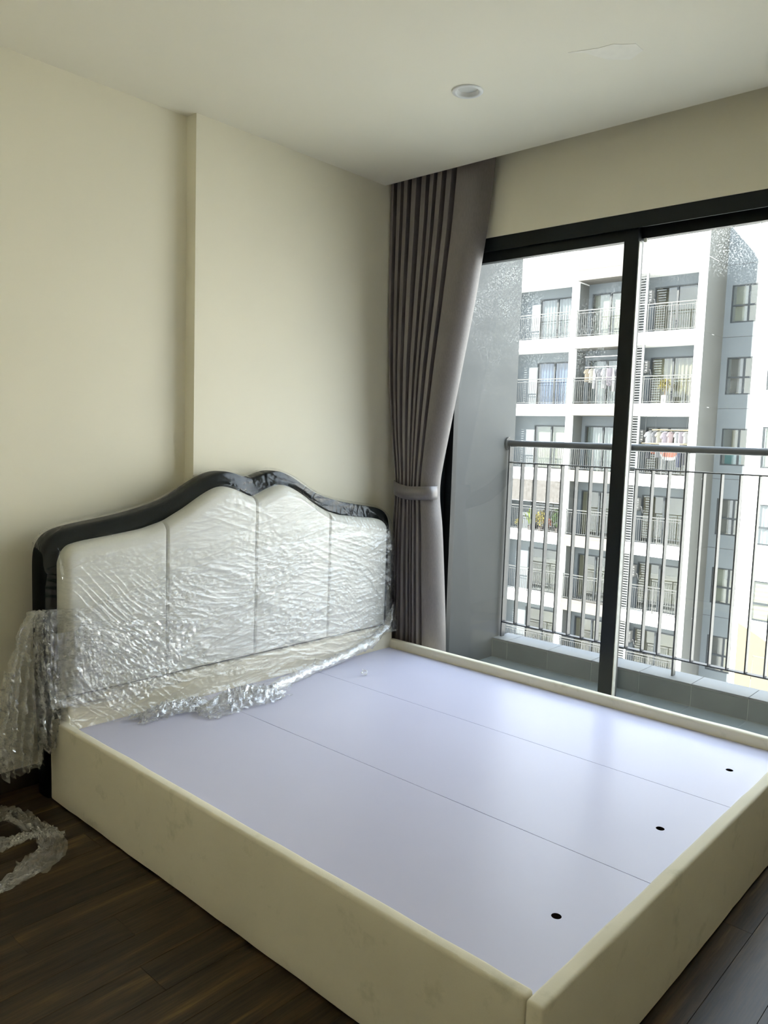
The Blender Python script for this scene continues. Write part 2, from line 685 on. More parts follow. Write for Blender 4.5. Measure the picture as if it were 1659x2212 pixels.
# floor and its planks
fl = struct('floor', MB().box(XL - .2, 0.2, YF - .2, STEP + .2, -.20, -.012), 'dark_base', 'dark walnut laminate plank floor around the bed', 'floor')
PW = 0.124
k = 0
row = 0
y = -2.2925 + PW * 18
while y > YF - .01:
    y1 = min(y + PW, STEP - .002)
    y0 = max(y, YF)
    if y1 - y0 > .02:
        fixed = {8: -2.26, 7: -2.50, 18: -1.01, 9: -2.95, 17: -1.75, 19: -1.62}
        nrow = row
        j0 = fixed.get(nrow, -.35 - ((nrow * .437) % 1.2))
        xs = sorted([j0 + 1.2 * q for q in range(-5, 5)])
        xs = [XL] + [q for q in xs if XL + .03 < q < -.03] + [-.002]
        for a, b in zip(xs[:-1], xs[1:]):
            hx, hy = (b - a) / 2 - .0002, (y1 - y0) / 2 - .0002
            m = MB().add([(-hx, -hy, -.012), (hx, -hy, -.012), (hx, hy, -.012), (-hx, hy, -.012),
                          (-hx, -hy, -.0012), (hx, -hy, -.0012), (hx, hy, -.0012), (-hx, hy, -.0012),
                          (-hx + .0007, -hy + .0007, 0), (hx - .0007, -hy + .0007, 0), (hx - .0007, hy - .0007, 0), (-hx + .0007, hy - .0007, 0)],
                         [(0, 1, 5, 4), (1, 2, 6, 5), (2, 3, 7, 6), (3, 0, 4, 7), (4, 5, 9, 8), (5, 6, 10, 9), (6, 7, 11, 10), (7, 4, 8, 11), (8, 9, 10, 11)])
            piece('plank', mesh_of('plank', m, 'planks'), ((a + b) / 2, (y0 + y1) / 2, 0), fl)
    y -= PW
    row += 1

# ceiling with the curtain slot beside the window wall
DLX, DLY, DLS = -.845, -1.011, .07
cm = MB().box(XL - .2, -.2, DLY + DLS, STEP + .2, H, 2.95).box(XL - .2, -.2, YF - .2, DLY - DLS, H, 2.95)
cm.box(XL - .2, DLX - DLS, DLY - DLS, DLY + DLS, H, 2.95).box(DLX + DLS, -.2, DLY - DLS, DLY + DLS, H, 2.95)
cm.box(XL - .2, .18, YF - .2, STEP + .2, 2.95, 3.05)
_n = 48
_ci = [(DLX + .050 * math.cos(2 * math.pi * (q + .5) / _n), DLY + .050 * math.sin(2 * math.pi * (q + .5) / _n), H) for q in range(_n)]
_sq = []
for q in range(_n):
    c, s = math.cos(2 * math.pi * (q + .5) / _n), math.sin(2 * math.pi * (q + .5) / _n)
    kk = DLS * 1.3 / max(abs(c), abs(s))
    _sq.append((DLX + max(-DLS, min(DLS, kk * c)), DLY + max(-DLS, min(DLS, kk * s)), H))
cm.add(_ci + _sq, [(q, _n + q, _n + (q + 1) % _n, (q + 1) % _n) for q in range(_n)])
ce = struct('ceiling', cm, 'ceiling_paint', 'off white ceiling with a curtain slot along the window wall', 'ceiling')
_pp = [(-.875, -1.455), (-.84, -1.50), (-.80, -1.515), (-.745, -1.54), (-.70, -1.60), (-.735, -1.66), (-.79, -1.66), (-.815, -1.62), (-.835, -1.60), (-.84, -1.55)]
_k = len(_pp)
part('repaired_patch', MB().add([(x, y_, H - .001) for x, y_ in _pp] + [(x, y_, H) for x, y_ in _pp], [tuple(range(_k))] + [(i, (i + 1) % _k, _k + (i + 1) % _k, _k + i) for i in range(_k)]),
     'patch_paint', ce, label='lighter patch of repainted plaster')

# walls
struct('wall_back', MB().prism_x([(0, 0), (.25, 0), (.25, 3.0), (0, 3.0)], STEP_X, .18).box(XL - .2, STEP_X, STEP, .25, -.1, 3.0).box(STEP_X, .18, 0, .25, -.1, 0),
       'wall_paint', 'cream headboard wall with a shallow vertical step', 'wall')
struct('wall_left', MB().box(XL - .2, XL, YF - .2, STEP + .2, -.1, 3.0), 'wall_paint', 'cream wall opposite the window', 'wall')
struct('wall_front', MB().box(XL - .2, .18, YF - .2, YF, -.1, 3.0), 'wall_paint', 'cream wall opposite the headboard', 'wall')
struct('wall_window', MB().box(0, .18, OPL, 0, -.1, 2.95).box(0, .18, YF, OPR, -.1, 2.95).box(0, .18, OPR, OPL, OPT, 2.95).box(0, .18, OPR, OPL, -.2, -.005),
       'wall_paint', 'cream wall above and beside the balcony door', 'wall')
struct('baseboard_back', MB().rbox(XL, STEP_X - .01, STEP - .014, STEP, 0, .08, .004, 2), 'dark_base', 'dark skirting strip along the headboard wall', 'baseboard')

# ------------------------------------------------------------------ sliding balcony door
door = bpy.data.objects.new('door_1', None)
link(door)
OFF['door_1'] = Vector((0, 0, 0))
tag(door, 'black aluminium sliding balcony door with two glass leaves', 'door', kind='structure')
fr = MB()
fr.box(.005, .13, OPR, OPL, 2.372, OPT)                      # head
fr.box(.005, .13, OPR, OPL, 0, .03)                          # sill track
fr.box(.005, .13, OPL - .045, OPL, .03, 2.372)
fr.box(.005, .13, OPR, OPR + .045, .03, 2.372)
fr.box(.005, .012, OPR + .045, OPL - .045, 2.352, 2.372)
fr.box(.064, .068, OPR + .045, OPL - .045, .03, .05)
part('frame', fr, 'black_alu', door)


def leaf(x0, x1, yl, yr, zt, stL, stR):
    m = MB()
    m.box(x0, x1, yr, yl, zt, 2.3718)
    m.box(x0, x1, yr, yl, .032, .11)
    m.box(x0, x1, yl - stL, yl, .11, zt)
    m.box(x0, x1, yr, yr + stR, .11, zt)
    m.box(x0 - .003, x0, yr + stR, yl - stL, zt - .0, zt + .006)
    s = part('sash', m, 'black_alu', door)
    g = MB().box((x0 + x1) / 2 - .003, (x0 + x1) / 2 + .003, yr + stR - .004, yl - stL + .004, .106, zt + .004)
    part('pane', g, 'glass', s, label='dusty clear glass pane')
    return s


s1 = leaf(.03, .062, OPL - .047, -1.325, 2.305, .045, .067)
part('edge_strip', MB().box(.034, .062, -1.329, -1.3255, .11, 2.30), 'pale_strip', s1, label='pale grey strip along the stile edge')  # thin pale grey face laid along the edge of the black stile
s2 = leaf(.075, .107, -1.285, OPR + .047, 2.318, .03, .05)
part('stop_block', MB().rbox(.064, .074, -1.348, -1.333, 2.30, 2.318, .002, 1), 'white_plastic', s1)

# ------------------------------------------------------------------ own balcony and the house around it
bal = struct('floor_balcony', MB().box(.18, 1.17, -4.0, .0, -.35, -.0515), 'grout', 'grey tiled balcony floor with a low kerb', 'floor')
TP = .3055
ty = [-.12 - TP * i for i in range(-1, 12)]
tx = [1.0 - TP * i for i in range(0, 4)]


def tile(name, x0, x1, y0, y1, z0, z1, mat, parent, ax):
    g = .0018
    dx, dy, dz = [(q - (0 if i == ax else g)) for i, q in enumerate(((x1 - x0) / 2, (y1 - y0) / 2, (z1 - z0) / 2))]
    m = MB().rbox(-dx, dx, -dy, dy, -dz, dz, .0012, 1)
    piece(name, mesh_of(name, m, mat), ((x0 + x1) / 2, (y0 + y1) / 2, (z0 + z1) / 2), parent)


for a in range(3):
    for b in range(len(ty) - 1):
        y1, y0 = min(ty[b], -.002), max(ty[b + 1], -4.0)
        x1, x0 = tx[a], max(tx[a + 1], .185)
        if y1 - y0 > .03 and x1 - x0 > .03:
            tile('tile', x0, x1, y0, y1, -.062, -.05, 'tile', bal, 2)
kerb = struct('trim_1', MB().box(1.0015, 1.17, -4.0, .0, -.35, .067), 'grout', 'tiled kerb under the balcony railing', 'kerb')
for b in range(len(ty) - 1):
    y1, y0 = min(ty[b], -.002), max(ty[b + 1], -4.0)
    if y1 - y0 > .03:
        tile('kerb_tile', 1.0, 1.012, y0, y1, -.05, .067, 'tile', kerb, 0)
        tile('coping_tile', .996, 1.19, y0, y1, .067, .08, 'coping', kerb, 2)
struct('wall_balcony', MB().box(.18, 1.16, 0, .12, -.35, 2.98), 'grey_render', 'smooth grey partition wall at the end of the balcony', 'wall')
struct('wall_balcony_far', MB().box(.18, 1.16, -4.12, -4.0, -.35, 2.98), 'grey_render', 'grey partition wall at the other end of the balcony', 'wall')
if False: struct('ceiling_balcony', MB().box(.18, 1.19, -4.12, .12, 2.98, 3.3), 'ext_white', 'underside of the balcony above', 'ceiling')
ex = MB()
ex.box(-5, .18, -14, 12, 3.05, 4.2)
ex.box(-5, .18, -14, 12, -16, -.21)
ex.box(-5, .18, .26, 12, -.21, 3.05)
ex.box(-5, .18, -14, YF - .21, -.21, 3.05)
ex.box(-5, XL - .21, YF - .21, .26, -.21, 3.05)
struct('wall_outside', ex, 'ext_white', 'outer wall of the house around the room', 'wall')

# railing
rail = thing('balcony_railing', (1.08, -1.8, .08), 'dark grey metal balcony railing with upright flat bars outside the glass door', 'railing')
XR = 1.08
tb = MB().tube([(XR, 0, 1.385), (XR, -4.0, 1.385)], .021, 16)
tr_ = part('top_rail', tb, 'rail_metal', rail, smooth=True)
part('wall_flange', MB().tube([(XR, -.0005, 1.385), (XR, -.012, 1.385)], .042, 24), 'rail_metal', tr_, smooth=True)
part('upper_bar', MB().rbox(XR - .02, XR + .02, -4.0, -.022, 1.256, 1.264, .001, 1), 'rail_metal', rail)
part('lower_bar', MB().rbox(XR - .02, XR + .02, -4.0, -.022, .178, .186, .001, 1), 'rail_metal', rail)
posts_y = [-.026, -1.205, -2.384, -3.563, -3.96]
pm = mesh_of('post', MB().rbox(-.02, .02, -.005, .005, 0, 1.292, .001, 1), 'rail_metal')
for py in posts_y:
    piece('post', pm, (XR, py, .0805), rail)
bm_ = mesh_of('baluster', MB().rbox(-.02, .02, -.004, .004, 0, 1.07, .001, 1), 'rail_metal')
for i in range(4):
    a, b = posts_y[i], posts_y[i + 1]
    nb_ = 12 if i < 3 else 4
    for q in range(1, nb_):
        yy = a + (b - a) * q / nb_
        piece('baluster', bm_, (XR, yy, .186), rail)

# ------------------------------------------------------------------ the bed
bed = thing('bed_frame', (-1.14, -1.16, 0), 'cream upholstered double bed frame with three bare lavender boards', 'bed')
XLO, XLI, XRI, XRO = -2.068, -2.030, -.235, -.195
YFI, YFO = -2.172, -2.214
HR, HB = .312, .269


def rail_box(x0, x1, y0, y1, z0, z1, r, lump=.0012, seed=0):
    """upholstered board: rounded box whose skin wobbles a little"""
    bm = bmesh.new()
    bmesh.ops.create_cube(bm, size=1)
    for v in bm.verts:
        v.co = Vector(((x0 + x1) / 2 + v.co.x * (x1 - x0), (y0 + y1) / 2 + v.co.y * (y1 - y0), (z0 + z1) / 2 + v.co.z * (z1 - z0)))
    bmesh.ops.bevel(bm, geom=list(bm.edges), offset=r, segments=4, profile=.5, affect='EDGES')
    for axis, (a, b) in enumerate(((x0, x1), (y0, y1), (z0, z1))):
        if b - a > .2:
            nrm = [0, 0, 0]; nrm[axis] = 1
            for q in np.arange(a + .06, b - .03, .06):
                co = [0, 0, 0]; co[axis] = q
                bmesh.ops.bisect_plane(bm, geom=list(bm.verts) + list(bm.edges) + list(bm.faces), plane_co=co, plane_no=nrm)
    bm.verts.index_update()
    co = np.array([v.co[:] for v in bm.verts])
    bm.normal_update()
    no = np.array([v.normal[:] for v in bm.verts])
    s = co[:, 0] + co[:, 1]
    d = lump * 2.2 * pn(s * 6 + seed, co[:, 2] * 6 + seed * .7) + lump * pn(s * 17 + seed, co[:, 2] * 15)
    co = co + no * d[:, None]
    m = MB().add(co, [tuple(v.index for v in f.verts) for f in bm.faces])
    bm.free()
    return m


part('side_rail', rail_box(XLO, XLI, YFI - .001, -.112, .004, HR, .010, seed=1), 'suede', bed, smooth='all')
part('side_rail', rail_box(XRI, XRO, YFI - .001, -.112, .004, HR, .010, seed=5), 'suede', bed, smooth='all')
part('foot_rail', rail_box(XLO - .003, XRO + .003, YFO, YFI - .003, .004, HR, .009, seed=9), 'suede', bed, smooth='all')
part('head_rail', rail_box(XLI + .001, XRI + .022, -.168, -.110, .004, .384, .012, seed=13), 'suede', bed, smooth='all')
part('inner_frame', MB().box(XLI + .0, XRI - .0, -1.2, -1.16, .02, .245).box(-1.16, -1.12, -2.15, -.18, .02, .245).box(XLI, XRI, -2.16, -2.13, .02, .246), 'bed_core', bed)
seams = [XLI + .001, -1.4261, -.8256, XRI - .001]
for i in range(3):
    x0, x1 = seams[i] + .0013, seams[i + 1] - .0013
    y0, y1 = YFI + .001, -.169
    cx, cy, r, hs = [(-1.726), (-1.122), (-.529)][i], -2.048, .0125, .06
    zt, zb = HB, HB - .018
    m = MB()
    def rect(a, b, c, d, z, flip=False):
        m.add([(a, c, z), (b, c, z), (b, d, z), (a, d, z)], [(0, 1, 2, 3)] if not flip else [(3, 2, 1, 0)])
    for z, flip in ((zt, False), (zb, True)):
        rect(x0, x1, cy + hs, y1, z, flip)
        rect(x0, x1, y0, cy - hs, z, flip)
        rect(x0, cx - hs, cy - hs, cy + hs, z, flip)
        rect(cx + hs, x1, cy - hs, cy + hs, z, flip)
        n = 32
        ci, sq = [], []
        for q in range(n):
            t = 2 * math.pi * (q + .5) / n
            c, s = math.cos(t), math.sin(t)
            kk = hs / max(abs(c), abs(s))
            ci.append((cx + r * c, cy + r * s, z)); sq.append((cx + kk * c, cy + kk * s, z))
        # put exact corners in
        fs = []
        vs = ci + sq
        for q in range(n):
            q2 = (q + 1) % n
            fs.append((q, n + q, n + q2, q2) if not flip else (q2, n + q2, n + q, q))
        m.add(vs, fs)
        for sx in (-1, 1):
            for sy in (-1, 1):
                qs = [p for p in sq if (p[0] - cx) * sx > 0 and (p[1] - cy) * sy > 0]
                e1 = [p for p in qs if abs(abs(p[0] - cx) - hs) < 1e-6]
                e2 = [p for p in qs if abs(abs(p[1] - cy) - hs) < 1e-6]
                p1 = max(e1, key=lambda p: abs(p[1] - cy)); p2 = max(e2, key=lambda p: abs(p[0] - cx))
                if p1 != p2:
                    m.add([p1, (cx + sx * hs, cy + sy * hs, z), p2], [(0, 1, 2)])
    n = 32
    ring = [(cx + r * math.cos(2 * math.pi * (q + .5) / n), cy + r * math.sin(2 * math.pi * (q + .5) / n)) for q in range(n)]
    m.add([(x0, y0, zt), (x1, y0, zt), (x1, y1, zt), (x0, y1, zt), (x0, y0, zb), (x1, y0, zb), (x1, y1, zb), (x0, y1, zb)],
          [(0, 1, 5, 4), (1, 2, 6, 5), (2, 3, 7, 6), (3, 0, 4, 7)])
    pb = part('platform_board', m, 'board', bed, normals=False)
    part('hole_edge', MB().add([(a, b, zt - .0004) for a, b in ring] + [(a, b, zb) for a, b in ring], [(q, (q + 1) % n, n + (q + 1) % n, n + q) for q in range(n)]), 'hole_dark', pb, normals=False, label='dark rim of a drilled hole')

# ------------------------------------------------------------------ the headboard
CX = -1.139
half = [(0, 1.196), (.022, 1.199), (.05, 1.210), (.085, 1.222), (.13, 1.2305), (.17, 1.2285), (.21, 1.2185), (.25, 1.203), (.30, 1.176), (.35, 1.147), (.41, 1.116), (.50, 1.087),
        (.60, 1.064), (.70, 1.048), (.80, 1.034), (.87, 1.022), (.905, 1.010), (.93, .990), (.948, .960), (.953, .92), (.953, .70), (.950, .45), (.940, .25), (.935, .0)]
half = [(x * 1.0, z) for x, z in half]


def smooth_path(pts, n):
    p = np.array(pts, float)
    d = np.concatenate([[0], np.cumsum(np.linalg.norm(np.diff(p, axis=0), axis=1))])
    t = np.linspace(0, d[-1], n)
    q = np.stack([np.interp(t, d, p[:, i]) for i in range(2)], -1)
    for _ in range(6):
        q[1:-1] = .25 * q[:-2] + .5 * q[1:-1] + .25 * q[2:]
    return q


hp = smooth_path(half, 120)
outer = np.concatenate([np.stack([CX - hp[::-1, 0], hp[::-1, 1]], -1), np.stack([CX + hp[1:, 0], hp[1:, 1]], -1)])
head = thing('headboard', (CX, -.06, 0), 'black bordered headboard with four white padded panels and a twin peaked top', 'headboard')
# border: swept soft profile
tan = np.gradient(outer, axis=0)
tan /= np.linalg.norm(tan, axis=1)[:, None]
inn = np.stack([tan[:, 1], -tan[:, 0]], -1)           # pointing inward
NPR = 20
P = np.zeros((len(outer), NPR + 1, 3))
for j in range(NPR + 1):
    t = 2 * math.pi * j / NPR
    c, s = math.cos(t), math.sin(t)
    e = .55
    a = math.copysign(abs(c) ** e, c) * .036
    b = math.copysign(abs(s) ** e, s) * .050
    q = outer + inn * (.036 + a)
    P[:, j, 0] = q[:, 0]
    P[:, j, 1] = -.055 + b
    P[:, j, 2] = np.maximum(q[:, 1], .001)
part('border', MB().grid(P), 'velvet_black', head, smooth='all')
ip = outer + inn * .04
poly = [(float(x), float(max(z, .002))) for x, z in ip[::3]]
part('backing', MB().prism_y(poly, -.10, -.012), 'velvet_black', head)


def ztop(x):
    # inner outline (panel tops)
    d = abs(x - CX)
    xs = [0, .04, .10, .155, .20, .25, .30, .36, .45, .55, .68, .80, .86, .89, .90]
    zs = [1.112, 1.128, 1.152, 1.165, 1.160, 1.140, 1.112, 1.075, 1.030, 1.003, .986, .974, .962, .930, .880]
    return float(np.interp(d, xs, zs))


zt_x = np.linspace(CX - .90, CX + .90, 400)
zt_z = np.array([ztop(x) for x in zt_x])
for _ in range(14):
    zt_z[1:-1] = .25 * zt_z[:-2] + .5 * zt_z[1:-1] + .25 * zt_z[2:]
px_ = [CX - .895, -1.597, -1.141, -.685, CX + .895]
for i in range(4):
    x0, x1 = px_[i] + .0004, px_[i + 1] - .0004
    nu, nv = 56, 60
    us = .5 - .5 * np.cos(np.linspace(0, 1, nu) * np.pi)
    us = .5 + .5 * np.sign(us - .5) * np.abs(2 * us - 1) ** .8
    vs = .5 - .5 * np.cos(np.linspace(0, 1, nv) * np.pi)
    U, V = np.meshgrid(us, vs, indexing='ij')
    X = x0 + (x1 - x0) * U
    Zt = np.interp(X, zt_x, zt_z)
    zb_ = .388
    Z = zb_ + (Zt - zb_) * V
    rl = .036 if i == 0 else .007
    rr = .036 if i == 3 else .009
    def prof(d, r):
        q = np.clip(1 - d / r, 0, 1)
        return np.sqrt(np.clip(1 - q * q, 0, 1))
    e = prof((X - x0), rl) * prof((x1 - X), rr) * prof(Z - zb_, .02) * prof(Zt - Z, .035)
    Yf = -.1005 - .052 * e - .006 * np.sin(np.pi * U) * np.sin(np.pi * V) - .0012 * pn(X * 14, Z * 14)
    m = MB().grid(np.stack([X, Yf, Z], -1))
    part('cushion_panel', m, 'upholstery', head, smooth='all')

# ------------------------------------------------------------------ plastic wrapping on the headboard
wrap = thing('plastic_wrap', (CX, -.2, .27), 'crinkled clear plastic film wrapped over the headboard and trailing onto the bed', 'plastic film')


def normals_of(P):
    du = np.gradient(P, axis=0); dv = np.gradient(P, axis=1)
    n = np.cross(du, dv)
    return n / (np.linalg.norm(n, axis=2)[..., None] + 1e-9)


def film_sheet(x0, x1, nu, nv, seed, gap, amp, zcut=None, yedge=None, ztopf=None):
    us = np.linspace(0, 1, nu)
    P = np.zeros((nu, nv, 3))
    for i, u in enumerate(us):
        x = x0 + (x1 - x0) * u
        d = min(abs(x - CX), .953)
        hzt = float(np.interp(x, outer[40:-40, 0], outer[40:-40, 1]))
        top = hzt + .006
        if ztopf is not None:
            top = ztopf(x)
        side = max(0.0, min(1.0, (abs(x - CX) - .87) / .08))
        pan = float(np.interp(x, zt_x, zt_z)) if abs(x - CX) < .9 else top - .08
        yp = -.168 - gap + side * .05            # in front of the panels
        pts = []
        if ztopf is None:
            pts += [(-.02, top - .012), (-.045, top), (-.075, top), (-.105, top - .010)]
        else:
            pts += [(yp, top)]
        if ztopf is None:
            pts += [(-.114 - gap, top - .05), (-.125 - gap, min(top - .06, pan + .0)), (yp, min(top - .12, pan - .05))]
        pts += [(yp - .002, .70), (yp - .004, .45), (-.176 - gap, .40), (-.178 - gap, .36)]
        ze = zcut(x) if zcut else .275
        ye = yedge(x) if yedge else -.18
        if ze > .28:
            pts += [(-.180 - gap, ze)]
        else:
            pts += [(-.182 - gap, .30), (-.195 - gap, .279)]
            if ye < -.20:
                pts += [((ye - .195) / 2, .275), (ye, .2735)]
        p = np.array(pts)
        dd = np.concatenate([[0], np.cumsum(np.linalg.norm(np.diff(p, axis=0), axis=1))])
        t = np.linspace(0, dd[-1], nv)
        P[i, :, 0] = x
        P[i, :, 1] = np.interp(t, dd, p[:, 0])
        P[i, :, 2] = np.interp(t, dd, p[:, 1])
    for _ in range(3):
        P[:, 1:-1] = .25 * P[:, :-2] + .5 * P[:, 1:-1] + .25 * P[:, 2:]
    X = P[..., 0]; S = P[..., 2] - P[..., 1] * .8
    # taut creases: thin ridges that fan out along the film, soft undulation and patches of crumple
    Sw = S + .035 * pn(X * 3.1 + seed, S * 5) + .012 * pn(X * 9, S * 11 + seed)
    Xw = X + .06 * pn(X * 4 + 3, S * 4 + seed)

    def crease(ax, sx, sz, k, pw):
        q = 1 - np.abs(pn(Xw * sx + S * .8 + seed * k, (Sw + ax * X) * sz + seed + k)) / .40
        return np.clip(q, 0, 1) ** pw

    def mask(fx, fz, k, bias):
        return np.clip(pn(X * fx + seed * k, S * fz + k * 4.1) * 3.0 + bias, 0, 1)
    und = 1.5 * pn(Xw * 3.0 + seed, (Sw - .22 * X) * 10) + .8 * pn(Xw * 5 + seed, (Sw + .3 * X) * 19)
    fan = np.clip(1.2 - np.hypot(X + 2.05, S - .62) / .60, 0, 1) + np.clip(1.2 - np.hypot(X + .2, S - .70) / .55, 0, 1)
    low = np.clip((1.24 - S) / .40, .35, 1)
    crumple = np.abs(pn(Xw * 26 + seed, Sw * 36)) * 2 + np.abs(pn(Xw * 47 + 2, Sw * 60 + seed)) * 1.0
    disp = amp * (und
                  + 1.7 * crease(-.25, 1.7, 17, 1, 6) * mask(1.9, 4.0, 1, .45)
                  + 1.7 * crease(.28, 1.9, 21, 2, 6) * mask(2.3, 3.5, 2, .40)
                  + .8 * crease(.05, 1.3, 38, 3, 5) * mask(1.5, 6, 3, .5)
                  + 1.0 * crease(-.1, 2.6, 30, 5, 4) * mask(2.6, 5, 5, .2)
                  + 1.7 * fan * crease(.9, 5, 24, 4, 5)
                  + 1.5 * crumple * mask(2.2, 5.5, 6, .12)) * low + amp * .9
    onbed = (P[..., 2] < .30)
    N = normals_of(P)
    if N[nu // 2, nv // 2, 1] > 0:
        N = -N
    disp = np.clip(disp, 0, None)
    disp[:, :5] *= .35
    P = P + N * disp[..., None]
    P[..., 2] = np.where(onbed, np.maximum(P[..., 2], .2712), P[..., 2])
    return MB().grid(P)


def yedge_main(x):
    return float(np.interp(x, [-2.03, -1.97, -1.88, -1.72, -1.52, -1.43, -1.27, -1.12, -1.0, -.9], [-.185, -.19, -.21, -.26, -.38, -.43, -.435, -.38, -.28, -.22])) + .012 * float(pn(np.array([x * 9.0]), np.array([.3]))[0])


def zcut_main(x):
    return float(np.interp(x, [-2.1, -2.03, -.9, -.78, -.55, -.35, -.24, -.17], [.44, .275, .275, .285, .315, .36, .44, .55])) + .012 * float(pn(np.array([x * 14.0]), np.array([2.3]))[0])


fs_ = part('front_sheet', film_sheet(-2.086, -.19, 620, 420, 1.7, .004, .0046, zcut_main, yedge_main), 'film', wrap, smooth='all', normals=False)
# the film stretched tight over the border is smoother than the slack film below
fs_.data.materials.append(M['film_taut'])
_off = offset_of(wrap)
for p_ in fs_.data.polygons:
    xw, zw = p_.center.x + _off.x, p_.center.z + _off.z
    if abs(xw - CX) > .895 or zw > float(np.interp(xw, zt_x, zt_z)) + .012 * math.sin(xw * 23):
        p_.material_index = 1
part('second_layer', film_sheet(-2.03, -.21, 460, 220, 8.1, .014, .0052, lambda x: float(np.interp(x, [-2.03, -1.7, -1.3, -.6, -.2], [.36, .40, .34, .33, .46])), None,
     lambda x: float(np.interp(x, [-2.03, -1.6, -1.1, -.6, -.2], [.72, .83, .90, .93, .88])) + .014 * float(pn(np.array([x * 11.0]), np.array([5.3]))[0])),
     'film', wrap, smooth='all', normals=False)


_jr = np.random.RandomState(5)


def jitter(P_, a):
    return P_ + (_jr.rand(*P_.shape) - .5) * 2 * np.array(a)


def bunch(path, widths, nu, nv, seed, amp, fold, yb, depth):
    """crumpled hanging film: path of (x, z) down the middle, widths across"""
    p = np.array(path, float)
    d = np.concatenate([[0], np.cumsum(np.linalg.norm(np.diff(p[:, :2], axis=0), axis=1))])
    t = np.linspace(0, d[-1], nv)
    cx = np.interp(t, d, p[:, 0]); cz = np.interp(t, d, p[:, 1]); wd = np.interp(t, d, widths)
    us = np.linspace(-1, 1, nu)
    U, T = np.meshgrid(us, np.arange(nv), indexing='ij')
    tt = t[T]
    rag = .03 * pn(U * 3.1 + seed, tt * 0 + seed) + .02 * pn(U * 9 + seed, tt * 0 + 3)
    X = cx[T] + U * wd[T] * (1 + .15 * pn(tt * 9 + seed, U * 1.5)) + .012 * pn(U * 6 + seed, tt * 7)
    Z = cz[T] + rag * (tt / d[-1])
    Y = yb + depth * np.sin(U * fold + 2.5 * pn(tt * 5 + seed, U * 2)) * .5 + amp * ridged(U * 5 + seed, tt * 9 + seed, 3) * .6 + amp * 1.4 * np.abs(pn(U * 9 + tt * 8, tt * 22 + seed)) + amp * .7 * np.abs(pn(U * 22, tt * 40 + seed))
    return MB().grid(jitter(np.stack([X, Y, Z], -1), (.004, .010, .004)))


part('hanging_tail', bunch([(-2.125, .735), (-2.15, .68), (-2.165, .50), (-2.17, .36), (-2.18, .24), (-2.185, .155)], [.022, .045, .062, .085, .085, .07], 34, 64, 2.2, .016, 16, -.155, .05),
     'film_bunch', wrap, smooth='all', normals=False)
part('hanging_tail', bunch([(-2.10, .73), (-2.10, .60), (-2.09, .46), (-2.085, .34), (-2.09, .22)], [.03, .028, .04, .055, .03], 24, 56, 6.4, .014, 11, -.175, .035),
     'film_bunch', wrap, smooth='all', normals=False)
part('hanging_tail', bunch([(-2.215, .52), (-2.225, .40), (-2.235, .28), (-2.25, .16)], [.012, .035, .045, .05], 20, 40, 4.4, .014, 9, -.12, .03),
     'film_bunch', wrap, smooth='all', normals=False)
# crumpled band round the left post and a gathered lump at the foot of the panels
part('band', film_sheet(-2.098, -1.90, 70, 50, 3.3, .012, .006, lambda x: .655, None, lambda x: .735), 'film_bunch', wrap, smooth='all', normals=False)


def lump(cx, cy, cz, sx, sy, sz, seed, nu=44, nv=30):
    us = np.linspace(-1, 1, nu); vs = np.linspace(-1, 1, nv)
    U, V = np.meshgrid(us, vs, indexing='ij')
    rr = 1 + .35 * pn(U * 2 + seed, V * 2)
    X = cx + U * sx * rr
    Y = cy + V * sy * (1 + .3 * pn(V * 3 + seed, U * 3))
    hgt = np.clip(ridged(U * 2.5 + seed, V * 5 + seed, 3), 0, 2) * .6 * (1 - np.clip(U * U + V * V, 0, 1) ** 1.5)
    Z = cz + sz * hgt
    P_ = jitter(np.stack([X, Y, Z], -1), (.004, .004, .007))
    P_[..., 2] = np.maximum(P_[..., 2], .2705)
    return MB().grid(P_)


def fan_sheet(seed):
    nu, nv = 46, 40
    U, V = np.meshgrid(np.linspace(0, 1, nu), np.linspace(0, 1, nv), indexing='ij')
    # from a gathered point at the left post, opening to the right and down
    ang = -.15 - 1.0 * U
    rad = .05 + V * (.52 - .14 * U + .05 * pn(U * 5 + seed, V * 0))
    X = -2.04 + rad * np.cos(ang)
    Z = np.maximum(.70 + rad * np.sin(ang), .30)
    Y = -.206 - .014 * np.abs(pn(U * 16 + seed, V * 2)) - .006 * np.abs(pn(U * 30, V * 9))
    return MB().grid(jitter(np.stack([X, Y, Z], -1), (.003, .005, .003)))


part('gathered_fan', fan_sheet(4.4), 'film_bunch', wrap, normals=False)
part('gathered_lump', lump(-1.36, -.35, .278, .21, .085, .065, 3.1), 'film_bunch', wrap, smooth='all', normals=False)
part('gathered_lump', lump(-1.62, -.245, .278, .17, .055, .04, 7.7), 'film_bunch', wrap, smooth='all', normals=False)


def roll(pts, r0, seed, n=26):
    """twisted rope of film"""
    pts = np.array(pts, float)
    d = np.concatenate([[0], np.cumsum(np.linalg.norm(np.diff(pts, axis=0), axis=1))])
    t = np.linspace(0, d[-1], 90)
    c = np.stack([np.interp(t, d, pts[:, i]) for i in range(3)], -1)
    P = np.zeros((90, n + 1, 3))
    for j in range(n + 1):
        a = 2 * np.pi * j / n
        rad = r0 * (.75 + .5 * ridged(np.cos(a) * 1.5 + np.full(90, seed), t * 14 + np.sin(a) * 1.5 + seed, 2) * .5) * np.clip(np.minimum(t, d[-1] - t) / .06, .25, 1)
        P[:, j] = c + np.stack([rad * 0, -np.cos(a) * rad, np.sin(a) * rad], -1)
    P[:, -1] = P[:, 0]
    P[:, :-1] = jitter(P[:, :-1], (.005, .005, .005))
    P[:, -1] = P[:, 0]
    P[..., 2] = np.maximum(P[..., 2], .2705)
    return MB().grid(P)


